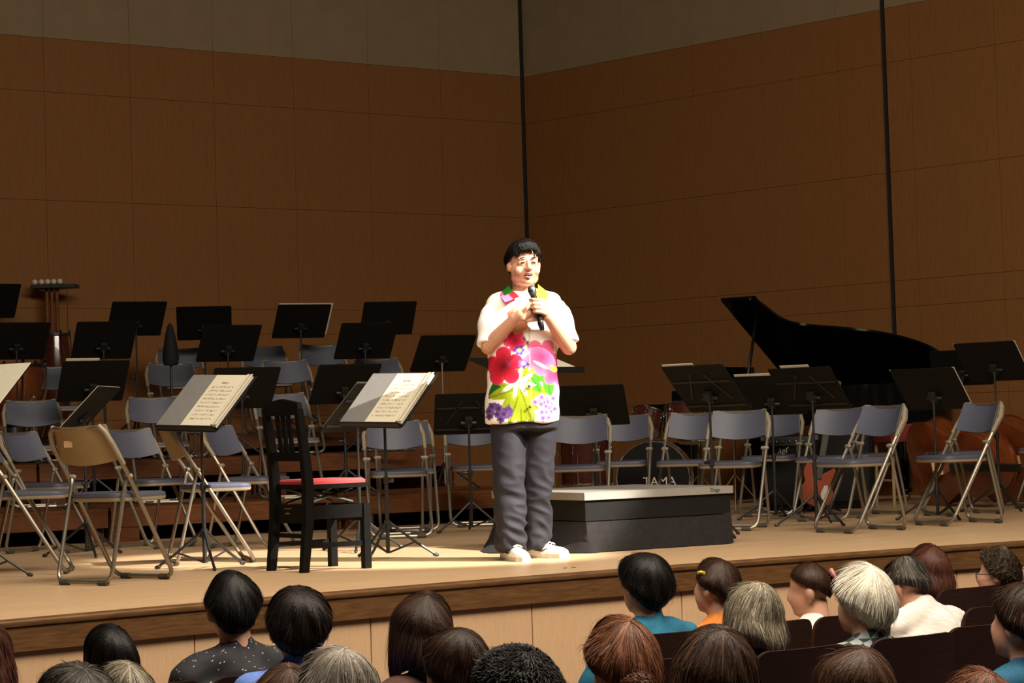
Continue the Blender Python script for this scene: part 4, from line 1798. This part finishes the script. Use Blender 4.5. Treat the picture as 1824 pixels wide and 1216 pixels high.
YG, G, DG = srgb(158, 176, 28), srgb(70, 158, 30), srgb(18, 92, 24)
leaf(885, 690, 26, 9, -60, DG)
leaf(880, 665, 22, 8, 80, DG)
leaf(925, 605, 14, 7, 30, DG)
for an, ln in ((-30, 44), (10, 46), (50, 42), (88, 62), (128, 48), (165, 50), (200, 44), (-70, 30), (108, 56), (70, 58)):
    q = math.radians(an)
    leaf(927 + math.cos(q) * ln * .55, 694 + math.sin(q) * ln * .62, ln * .62, 11, an, YG if an % 20 else srgb(126, 150, 22), srgb(70, 96, 10))
leaf(962, 672, 24, 11, 35, G, DG)
leaf(976, 690, 22, 9, 75, G, DG)
leaf(955, 690, 16, 8, 60, G, DG)
leaf(918, 655, 16, 8, 65, G, DG)
leaf(912, 676, 15, 7, -20, G, DG)
leaf(950, 662, 12, 5, 40, srgb(190, 190, 40))
for an in (0, 45, 90, 135, 180, 225, 270, 315):
    q = math.radians(an + 12)
    leaf(922 + math.cos(q) * 17, 685 + math.sin(q) * 13, 17, 3.8, an + 12, srgb(238, 238, 214), srgb(180, 180, 140))
bloom(917, 611, 20, 5, .4, srgb(205, 22, 60), srgb(120, 0, 20), srgb(232, 80, 130))
bloom(898, 656, 35, 5, .9, srgb(190, 16, 40), srgb(90, 0, 14), srgb(214, 40, 80))
bloom(964, 641, 33, 5, .3, srgb(228, 84, 128), srgb(200, 40, 90), srgb(236, 120, 158))
bloom(989, 670, 24, 5, 1.1, srgb(226, 66, 110), srgb(200, 40, 84), srgb(232, 104, 146))
leaf(963, 655, 16, 2.4, 30, srgb(246, 200, 215))
leaf(985, 662, 9, 5, 20, srgb(240, 210, 60))
leaf(905, 648, 16, 2.2, 60, srgb(150, 40, 90))
bloom(925, 628, 10, 6, 0, srgb(90, 60, 160), srgb(240, 220, 80))
bloom(932, 652, 9, 6, .5, srgb(120, 90, 190), srgb(230, 220, 90))
r_ = random.Random(11)
for i in range(22):
    q, d = r_.uniform(0, 6.3), r_.random() ** .5
    bloom(888 + 20 * d * math.cos(q), 735 + 15 * d * math.sin(q), 7, 5, r_.random(), srgb(92, 58, 120), srgb(60, 30, 80), srgb(120, 90, 160))
for i in range(30):
    q, d = r_.uniform(0, 6.3), r_.random() ** .5
    bloom(970 + 20 * d * math.cos(q), 728 + 22 * d * math.sin(q), 6, 5, r_.random(), srgb(140, 110, 196), srgb(84, 56, 150), srgb(176, 152, 220))
blend((np.abs(px - (944 + (py - 640) * .035)) < .8) * (y < 0) * (py > 560), srgb(170, 160, 145), .7)
keep = (np.abs(x + .01) > .165) & (z > 1.12)
colr[keep] = srgb(250, 246, 238)
paint(me, colr)
SH = vcol_mat('floral_cotton', .8, .25, weave=160)
me.materials.append(SH)
shirt = obj('shirt', me, man, label='white short sleeved shirt printed with red, pink and green flowers')
for z_ in (1.275, 1.165, 1.05, .93, .82):
    mb = MB()
    yy = {1.275: -.131, 1.165: -.150, 1.05: -.163, .93: -.166, .82: -.160}[z_]
    mb.lathe([(.0075, 0), (.0085, .002), (.006, .004)], 12, Matrix.Translation((.012 + (1.2 - z_) * .01, yy, z_)) @ Matrix.Rotation(math.pi / 2, 4, 'X'))
    mb.build('button', M['button'], shirt)


def flap(cor, tones, name):
    """curved collar leaf between four corners, each corner with its own print colour"""
    A, B, C, D = (Vector(q) for q in cor)
    n = 10
    vs, cs = [], []
    for j in range(n + 1):
        for i in range(n + 1):
            u, v = i / n, j / n
            p = (A * (1 - u) + B * u) * (1 - v) + (D * (1 - u) + C * u) * v
            ctr = Vector((.0, .015, p.z))
            d = (p - ctr)
            p = p + d.normalized() * .012 * math.sin(math.pi * u) * (1 - .4 * v)
            vs.append(p)
            k = tones(u, v)
            cs.append(k)
    N_ = len(vs)
    vs2 = [p + Vector((0, .004, -.001)) for p in vs]
    R_ = n + 1
    fs = []
    for j in range(n):
        for i in range(n):
            q = j * R_ + i
            fs.append((q, q + 1, q + R_ + 1, q + R_))
            fs.append((N_ + q, N_ + q + R_, N_ + q + R_ + 1, N_ + q + 1))
    rim = list(range(R_)) + [j * R_ + n for j in range(1, n + 1)] + [n * R_ + i for i in range(n - 1, -1, -1)] + [j * R_ for j in range(n - 1, 0, -1)]
    for q, p in zip(rim, rim[1:] + rim[:1]):
        fs.append((p, q, N_ + q, N_ + p))
    mb = MB()
    mb.add(vs + vs2, fs)
    mb.c = cs + cs
    return mb.build(name, SH, shirt, 30)


flap(((-.078, .0, 1.485), (-.022, -.105, 1.415), (-.100, -.128, 1.385), (-.128, -.02, 1.440)),
     lambda u, v: srgb(20, 110, 30) if (u < .55 and v < .75) else (srgb(240, 110, 170) if v > .45 else srgb(190, 20, 30)), 'collar')
flap(((.080, .0, 1.485), (.055, -.105, 1.415), (.118, -.122, 1.380), (.130, -.02, 1.440)),
     lambda u, v: srgb(205, 215, 50) if (int(u * 9) + int(v * 7)) % 5 else srgb(150, 180, 30), 'collar')

# trousers
mb = MB()
mb.loft([ering(*q) for q in ((.70, -.02, .182, .128, .0), (.80, -.02, .185, .13, 0), (.92, -.02, .16, .12, 0))])
for h_, k_, a_, dx_ in ((LH, LK, LA, -.004), (RH, RK, RA, .006)):
    mb.tube([h_ + Vector((0, 0, .02)), h_.lerp(k_, .45), k_, k_.lerp(a_, .5), a_ + Vector((dx_, -.01, .015)), a_ + Vector((dx_, -.015, -.035))], [.098, .094, .083, .080, .078, .074], 24)
me = remesh(mb, .008, 4, .5)
a = coords(me)
x, y, z = a[:, 0], a[:, 1], a[:, 2]
nr = np.empty(len(me.vertices) * 3)
me.vertices.foreach_get('normal', nr)
nr = nr.reshape(-1, 3)
low = np.clip((.55 - z) / .4, 0, 1)
rg_ = np.array([1 - 2.2 * abs(noise.noise(Vector((q[0] * 9 + q[1] * 3, q[1] * 7, q[2] * 15 + q[0] * 7)))) for q in a])
rg2 = np.array([noise.noise(Vector((q[0] * 12, q[1] * 12, q[2] * 4))) for q in a])
fold = (.002 + .015 * low ** .7) * rg_ + .005 * rg2
setco(me, a + nr * fold[:, None])
me.materials.append(M['pants'])
obj('trousers', me, man, label='dark navy trousers with folds at the knees')


def sneaker(loc, dx, dy):
    ang = yaw(dx, dy)
    rt = Matrix.Translation(loc) @ Matrix.Rotation(ang, 4, 'Z')
    prof = [(-.085, .034, .072), (-.07, .040, .085), (-.02, .042, .090), (.03, .043, .075), (.08, .046, .058), (.13, .047, .048), (.17, .040, .040), (.195, .022, .030)]
    rings = []
    for y_, hw, h in prof:
        ring = []
        for k in range(16):
            q = math.pi * k / 15
            ring.append(rt @ Vector((hw * math.cos(q), y_, .016 + h * math.sin(q) ** .8)))
        rings.append(ring)
    mb = MB()
    mb.loft(rings)
    up = mb.build('shoe', M['shoe'], man)
    mb = MB()
    half = [(-.092, .028), (-.06, .041), (0, .040), (.06, .045), (.13, .050), (.175, .042), (.203, .018)]
    mb.prism([(w_, y_) for y_, w_ in half] + [(-w_, y_) for y_, w_ in reversed(half)], 0, .024, rt)
    mb.build('sole', M['sole'], up, 30)
    mb = MB()
    for sx in (-1, 1):
        mb.tube([rt @ Vector((sx * .0445, y_, z_)) for y_, z_ in ((-.02, .062), (.02, .045), (.06, .040), (.10, .055))], [.003, .004, .004, .002], 6)
        mb.tube([rt @ Vector((sx * .0455, y_, z_)) for y_, z_ in ((.02, .048), (.035, .06), (.045, .078))], [.003, .004, .002], 6)
    mb.build('side_mark', M['shoe_mark'], up)
    mb = MB()
    for k in range(5):
        yk = .035 + .018 * k
        zk = .016 + .082 - .22 * (yk - .02)
        mb.tube([rt @ Vector((-.022, yk, zk - .006)), rt @ Vector((0, yk, zk + .004)), rt @ Vector((.022, yk, zk - .006))], .0028, 6)
    mb.build('lace', M['shoe'], up)
    mb = MB()
    mb.tube([rt @ Vector((.03 * math.cos(q), -.045 + .036 * math.sin(q), .105)) for q in [2 * math.pi * k / 16 for k in range(16)]], .010, 6, closed=True)
    mb.build('ankle_collar', M['shoe'], up)


sneaker(LA + Vector((-.003, .0, -.09)), .36, -.93)
sneaker(RA + Vector((.01, .0, -.09)), .83, -.55)

mic = thing('microphone', 'black handheld wireless microphone held in front of the mouth', 'microphone', MAN + MT)
ax = (MBm - MT)
L = ax.length
mtx = Vector(ax).to_track_quat('Z', 'Y').to_matrix().to_4x4()
mb = MB()
mb.lathe([(.004, -.003), (.014, .0), (.0205, .008), (.0225, .020), (.0225, .026)], 18, mtx)
mb.lathe([(.0225, .030), (.0215, .042), (.0175, .053)], 18, mtx)
mb.build('grille', M['mic_mesh'], mic)
mb = MB()
mb.lathe([(.0238, .025), (.0238, .031)], 18, mtx)
mb.build('ring', M['chrome'], mic)
mb = MB()
mb.lathe([(.0175, .052), (.0165, .07), (.0150, L * .78), (.0145, L * .80)], 18, mtx)
mb.build('handle', M['mic_body'], mic)
mb = MB()
mb.lathe([(.0165, L * .795), (.0175, L * .82), (.0155, L * .9), (.013, L * .98), (.008, L)], 18, mtx)
mb.build('battery_cap', M['mic_body'], mic)


# ------------------------------------------------------------------ auditorium seats
FZ = -1.02
AX_ROT = yaw(NX, NY)


def seat_proto(label):
    t = thing('auditorium_seat', label, 'seat')
    n = 14

    def back(y0, th, w, z0, z1, rr, name, mat):
        poly = []
        for sx, sz in ((1, 1), (-1, 1)):
            for k in range(6):
                q = math.pi / 2 * (k / 5) + (0 if sx > 0 else math.pi / 2)
                poly.append((sx * (w - rr) + rr * math.cos(q), z1 - rr + rr * math.sin(q)))
        poly += [(-w, z0), (w, z0)]
        mb = MB()
        vs, fs = [], []
        N_ = len(poly)
        rows = []
        for x_, z_ in poly:
            rows.append((x_, z_))
        # triangulated curved slab: strips between left and right edge
        zs = sorted({round(q[1], 5) for q in poly})
        vs = []
        K = 8
        for z_ in zs:
            hw = max(abs(q[0]) for q in poly if abs(q[1] - z_) < 1e-4)
            for i in range(K + 1):
                u = i / K * 2 - 1
                vs.append(Vector((u * hw, y0 + .03 * (u * hw / w) ** 2 - (z_ - .45) * .16, z_)))
        m_ = len(vs)
        vs += [p + Vector((0, -th, 0)) for p in vs]
        R_ = K + 1
        for j in range(len(zs) - 1):
            for i in range(K):
                q = j * R_ + i
                fs.append((q, q + 1, q + R_ + 1, q + R_))
                fs.append((m_ + q, m_ + q + R_, m_ + q + R_ + 1, m_ + q + 1))
        J = len(zs) - 1
        rim = list(range(R_)) + [j * R_ + K for j in range(1, J + 1)] + [J * R_ + i for i in range(K - 1, -1, -1)] + [j * R_ for j in range(J - 1, 0, -1)]
        for q, p in zip(rim, rim[1:] + rim[:1]):
            fs.append((p, q, m_ + q, m_ + p))
        mb.add(vs, fs)
        return mb.build(name, mat, t, 35)
    back(-.175, .018, .215, .30, .905, .05, 'back_panel', M['seat_wood'])
    back(-.148, .030, .195, .46, .885, .05, 'back_cushion', M['seat_fabric'])
    mb = MB()
    mb.loft([[Vector((x_ * k, .05 + y_ * k, z_)) for x_, y_ in ((-.21, -.2), (.21, -.2), (.21, .22), (-.21, .22))] for k, z_ in ((.95, .36), (1, .38), (1, .42), (.94, .44))])
    mb.build('seat_cushion', M['seat_fabric'], t, 30)
    for sx in (-1, 1):
        mb = MB()
        mb.box((sx * .226, .02, .61), (.035, .30, .03))
        mb.build('armrest', M['seat_wood'], t, 0)
        mb = MB()
        mb.box((sx * .226, -.02, .30), (.03, .12, .59))
        mb.build('side_post', M['seat_wood'], t, 0)
    return t


SEAT = None


def seat_at(x, y, label):
    global SEAT
    if SEAT is None:
        SEAT = seat_proto(label)
        SEAT['group'] = 'dark wooden auditorium seats'
        SEAT.location = (x, y, FZ)
        SEAT.rotation_euler = (0, 0, AX_ROT)
        return SEAT
    return dup(SEAT, (x, y, FZ), AX_ROT, label)


# ------------------------------------------------------------------ audience
def audience(label, hx, hy, ztop, shirt_mat, cols, seat_label, hyaw=0, hpitch=0, lean=.04, sway=0, hw=1.0, style=None, seed=1, shoulder=1.0, extra=None, skin='skin', raise_=None):
    """seated person seen from behind; hx, hy: head position; ztop: height of the top of the hair"""
    fwd = Vector((NX, NY, 0))
    rgt = Vector((EX, EY, 0))
    hip = Vector((hx, hy, 0)) - fwd * lean - rgt * sway
    t = thing('person', label, 'person', (hip.x, hip.y, FZ), AX_ROT, 'seated audience')
    st = dict(style or {})
    thick = st.get('thick', .016)
    hz = ztop - FZ - .112 * hw - thick - .004
    sh = hz - (.165 if raise_ is None else raise_)
    hc = Vector((sway, lean, hz))
    HM = Matrix.Translation(hc) @ Matrix.Rotation(math.radians(hyaw), 4, 'Z') @ Matrix.Rotation(math.radians(hpitch), 4, 'X') @ Matrix.Scale(hw, 4)
    q3 = HM.to_3x3()
    mb = MB()

    def e(c, r):
        mb.ell(HM @ Vector(c), r, q3, 14, 9)
    e((0, -.006, .022), (.075, .092, .088))
    e((0, .030, -.045), (.062, .070, .076))
    e((0, .072, -.095), (.024, .02, .02))
    for sx in (-1, 1):
        e((sx * .080, .0, -.018), (.013, .022, .034))
    mb.cap(HM @ Vector((0, .090, .0)), HM @ Vector((0, .099, -.032)), .012, .014)
    k = shoulder
    ly = lean * .75
    mb.cap((sway * .8, ly - .03, sh - .02), HM @ Vector((0, -.01, -.07)), .060, .057)
    mb.cap((0, 0, .52), (sway * .6, ly * .8, sh - .10), .13, .125)
    for sx in (-1, 1):
        s0 = Vector((sway * .8 + sx * .05, ly - .02, sh - .025))
        s1 = Vector((sway * .8 + sx * .165 * k, ly - .01, sh - .065))
        el = Vector((sx * .225 * k, ly + .06, sh - .31))
        wr = Vector((sx * .10, .27, .56))
        mb.cap(s0, s1, .062, .058)
        mb.cap(s1, el, .052, .042)
        mb.cap(el, wr, .042, .028)
        mb.cap(wr, wr + Vector((-sx * .03, .07, -.01)), .028, .022)
        mb.cap((sx * .09, .02, .50), (sx * .11, .40, .50), .08, .058)
        mb.cap((sx * .11, .40, .49), (sx * .11, .42, .08), .052, .036)
        mb.cap((sx * .11, .40, .035), (sx * .11, .56, .03), .034, .03)
    me = remesh(mb, .0125, 3, .5)
    me.materials.append(M[skin])
    obj('body', me, t)
    mb = MB()
    mb.cap((0, 0, .50), (sway * .6, ly * .8, sh - .11), .150, .140)
    mb.cap((sway * .8, ly - .03, sh - .035), (sway * .8, ly - .018, sh + .022), .082, .066)
    for sx in (-1, 1):
        s0 = Vector((sway * .8 + sx * .05, ly - .02, sh - .03))
        s1 = Vector((sway * .8 + sx * .165 * k, ly - .01, sh - .065))
        el = Vector((sx * .225 * k, ly + .06, sh - .31))
        mb.cap(s0, s1, .074, .070)
        mb.cap(s0 + Vector((0, -.02, -.10)), s1 + Vector((0, -.02, -.10)), .09, .08)
        mb.cap(s1, el.lerp(s1, .1), .066, .060)
    me = remesh(mb, .012, 4, .5)
    a = coords(me)
    nr = np.empty(len(me.vertices) * 3)
    me.vertices.foreach_get('normal', nr)
    nr = nr.reshape(-1, 3)
    fo = .004 * np.sin(a[:, 2] * 40 + a[:, 0] * 22 + seed) + .003 * np.sin(a[:, 0] * 55 - a[:, 2] * 18 + seed)
    setco(me, a + nr * fo[:, None])
    me.materials.append(shirt_mat)
    obj('shirt', me, t)
    mb = MB()
    for sx in (-1, 1):
        mb.cap((sx * .09, .0, .50), (sx * .11, .41, .50), .096, .072)
        mb.cap((sx * .11, .41, .49), (sx * .11, .43, .12), .066, .056)
    me = remesh(mb, .02, 3, .5)
    me.materials.append(M['pants'])
    obj('trousers', me, t)
    o = obj('hair', hair_mesh(seed, cols, **st), t)
    o.matrix_local = HM
    if extra:
        extra(t, HM, cols)
    # seat
    if seat_label:
        seat_at(hip.x, hip.y, seat_label)
    return t


def cm(name, *c, **k):
    return pm(name, srgb(*c), .85, var=.12, scale=60, bump=.15, **k)


BLK = [srgb(14, 11, 10), srgb(22, 18, 16)]
DBR = [srgb(44, 28, 20), srgb(60, 38, 26)]
BRN = [srgb(70, 46, 34), srgb(96, 68, 50)]
RED = [srgb(66, 36, 28), srgb(88, 50, 38)]
AUB = [srgb(104, 64, 42), srgb(146, 94, 66), srgb(84, 50, 36)]
GRY = [srgb(128, 116, 98), srgb(168, 156, 134), srgb(92, 84, 72)]
WHT = [srgb(214, 204, 184), srgb(236, 228, 210)]
DGR = [srgb(52, 46, 40), srgb(96, 88, 78), srgb(38, 32, 28)]
SHORT = dict(F_=62, S_=93, B_=122, n=1100)
FULL = dict(F_=64, S_=100, B_=124, thick=.026, n=1200, fuzz=.014)
BOB = dict(F_=70, thick=.022, drop=-.15, n=1300, phi0=48, flare=1.10)
LONG = dict(F_=68, thick=.016, drop=-.22, n=1300, phi0=42, flare=1.05)


def pony(t, HM, cols):
    o = obj('ponytail', tail_mesh(4, cols, [(0, -.10, .045), (0, -.135, .035), (0, -.155, -.02), (0, -.150, -.09), (0, -.13, -.15)], .03), t)
    o.matrix_local = HM
    mb = MB()
    mb.tube([(.024 * math.cos(q), -.116 + .008 * math.sin(q), .042 + .024 * math.sin(q)) for q in [2 * math.pi * k / 12 for k in range(12)]], .010, 6, closed=True)
    s_ = mb.build('hair_tie', cm('pink_tie', 190, 120, 120), t)
    s_.matrix_local = HM


def bun(t, HM, cols):
    o = obj('bun', hair_mesh(77, [tuple(x * .45 for x in cols[0]), tuple(x * .6 for x in cols[1])], 170, 170, 170, .004, None, 420, .8, .006, .050, .042, .056), t)
    o.matrix_local = HM @ Matrix.Translation((-.03, -.112, -.055)) @ Matrix.Rotation(1.2, 4, 'X')


def clip(t, HM, cols):
    mb = MB()
    mb.box((-.088, .02, .062), (.012, .035, .012))
    mb.ell((-.092, .02, .064), (.008, .014, .008))
    s_ = mb.build('hair_clip', cm('yellow_clip', 220, 190, 40), t)
    s_.matrix_local = HM


def glasses(t, HM, cols):
    for sx in (-1, 1):
        mb = MB()
        mb.tube([(sx * .034 + .024 * math.cos(q), .108, .0 + .018 * math.sin(q)) for q in [2 * math.pi * k / 14 for k in range(14)]], .0025, 6, closed=True)
        mb.tube([(sx * .058, .106, .004), (sx * .084, .06, .004), (sx * .090, -.02, -.002)], .0025, 6)
        g = mb.build('glasses', M['black'], t)
        g.matrix_local = HM


A = audience
A('child with sleek black hair at the far left of the front row', -1.42, 7.41, .08, cm('sh1', 60, 30, 40), BLK, 'seat of the black haired child at far left', hyaw=4, style=dict(LONG, thick=.014, n=1400), seed=21, hw=.97)
A('person with short black hair and a black shirt with white flecks', -1.03, 7.67, .23, speck_mat('sh2', srgb(34, 32, 38), srgb(230, 228, 220)), BLK, 'seat of the person in the flecked black shirt', hyaw=-12, style=dict(SHORT, B_=128), seed=22, hw=1.03, shoulder=1.12)
A('person with thick black hair and a teal shirt before the podium', .51, 8.72, .20, cm('sh3', 26, 104, 134), BLK, 'seat of the person in the teal shirt', hyaw=6, style=dict(FULL, B_=128), seed=23, hw=1.04, shoulder=1.12, sway=.03)
A('person with tied brown hair, a yellow clip and an orange top', .82, 8.94, .15, cm('sh4', 206, 120, 44), DBR, 'seat of the person in the orange top', hyaw=22, sway=-.07, style=dict(SHORT, B_=126, thick=.014, fuzz=.006), seed=24, hw=.97, extra=clip)
A('person with a dark ponytail and white shirt, head turned left', 1.25, 9.23, .10, cm('sh5', 232, 226, 214), DBR, 'seat of the person with the ponytail', hyaw=48, hpitch=-8, style=dict(SHORT, F_=68, S_=82, B_=104, thick=.010, fuzz=.004), seed=25, hw=.97, extra=pony)
A('grey haired person leaning forward in a white striped shirt', 1.72, 9.50, .09, stripe_mat('sh6', srgb(240, 234, 224), srgb(186, 150, 140), 62, .10), DGR, 'seat of the person in the striped shirt', hyaw=10, hpitch=-26, lean=.20, sway=-.13, style=dict(SHORT, S_=84, B_=106, thick=.014), seed=26, hw=1.0, shoulder=1.2, raise_=.115)
A('person with a dark reddish bob, nearest to the stage at right', 2.0, 10.44, .09, cm('sh7', 40, 30, 34), RED, 'seat nearest the stage, of the person with the reddish bob', hyaw=-8, style=dict(BOB, drop=-.12), seed=27, hw=1.0)
A('person with curly dark hair and glasses looking left', 2.37, 10.62, .05, cm('sh8', 34, 30, 32), [srgb(60, 46, 36), srgb(96, 80, 62), srgb(40, 30, 24)], 'seat of the curly haired person with glasses', hyaw=44, style=dict(FULL, wig=1.6, B_=112), seed=28, hw=.95, extra=glasses)
A('brown haired person cut by the right photo edge', 2.66, 10.92, .04, cm('sh9', 50, 40, 40), BRN, 'seat at the right photo edge nearest the stage', hyaw=40, style=dict(SHORT), seed=29, hw=.97, extra=glasses)
A('dark haired person in a bright blue shirt', -.71, 6.87, .23, cm('sh10', 104, 136, 214), DBR[:1] + BLK, 'seat of the person in the bright blue shirt', hyaw=-24, style=dict(SHORT, B_=122, thick=.018), seed=30, hw=1.05, shoulder=1.15, raise_=.14)
A('person with a dark brown chin length bob in front of the apron', -.33, 7.13, .18, cm('sh11', 90, 60, 50), DBR, 'seat of the person with the chin length bob', hyaw=2, style=dict(BOB, drop=-.15), seed=31, hw=1.0)
A('person with straight grey hair before the orange top', .86, 7.95, .12, cm('sh12', 60, 50, 48), GRY, 'seat of the person with straight grey hair', hyaw=8, style=dict(BOB, drop=-.10, thick=.020), seed=32, hw=1.04)
A('person with thick white hair and a checked shirt', 1.32, 8.26, .15, check_mat('sh13'), WHT, 'seat of the white haired person in the checked shirt', hyaw=14, style=dict(FULL, thick=.030, B_=130, S_=106, fuzz=.016), seed=33, hw=1.06, skin='skin')
A('light grey haired person low at the left, half hidden', -1.21, 6.53, .04, cm('sh14', 70, 60, 60), GRY, 'seat of the half hidden light grey haired person', style=dict(FULL, thick=.018), seed=34, hw=.98)
A('reddish haired person cut by the left photo edge', -1.60, 6.27, .22, cm('sh15', 60, 40, 40), RED, 'seat at the left photo edge', style=dict(BOB), seed=35)
A('person with short dark grey hair at the bottom left', -1.14, 5.50, .15, cm('sh16', 60, 60, 66), DGR, None, style=dict(FULL, B_=122), seed=36, hw=1.02)
A('brown haired child half behind the white head at bottom left', -.65, 5.83, .09, cm('sh17', 120, 60, 60), BRN, None, style=dict(SHORT, thick=.014), seed=37, hw=.95)
A('person with flat dark brown hair parted over the crown', -.19, 6.15, .15, cm('sh18', 60, 50, 46), DBR, None, style=dict(SHORT, thick=.016, B_=116), seed=38, hw=1.03)
A('person with auburn hair pinned up in a dark knot', .30, 6.48, .13, cm('sh19', 70, 54, 50), AUB, None, style=dict(FULL, thick=.030, B_=122), seed=39, hw=1.05, extra=bun)
A('dark haired person in a teal top at the far right', 1.74, 7.47, .12, cm('sh20', 34, 96, 128), DBR, 'seat at the right photo edge beside the teal top', hyaw=20, style=dict(FULL, B_=122), seed=40, hw=1.04)
A('person with thin white hair at the bottom, left of centre', -.43, 4.98, .22, cm('sh21', 90, 84, 80), [srgb(190, 180, 166), srgb(150, 138, 126)], None, style=dict(SHORT, thick=.012, n=1500), seed=41, hw=.98)
A('person with short wavy black hair at the bottom centre', -.01, 5.27, .18, cm('sh22', 60, 56, 54), BLK + DGR[:1], None, style=dict(FULL, wig=1.0, B_=114), seed=42, hw=1.04)
A('person with long brown hair at the bottom right of centre', .50, 5.61, .18, cm('sh23', 70, 50, 50), BRN + DBR, None, style=dict(LONG, thick=.024, flare=1.12), seed=43, hw=1.05)
A('person with centre parted brown hair at the bottom right', .91, 5.90, .09, cm('sh24', 64, 54, 50), BRN, None, style=dict(LONG, thick=.022, flare=1.10), seed=44, hw=1.04)
A('person with reddish fair hair at the bottom right corner', 1.31, 6.18, -.02, cm('sh25', 80, 60, 60), AUB, None, style=dict(FULL), seed=45)

# empty seats that show between the heads
fw = Vector((NX, NY))
rg = Vector((EX, EY))
for x_, y_, lab in ((1.70, 8.58, 'empty seat in front of the striped shirt, right of the white hair'), (.36, 7.70, 'empty seat between the chin length bob and the straight grey hair')):
    seat_at(x_, y_, lab)
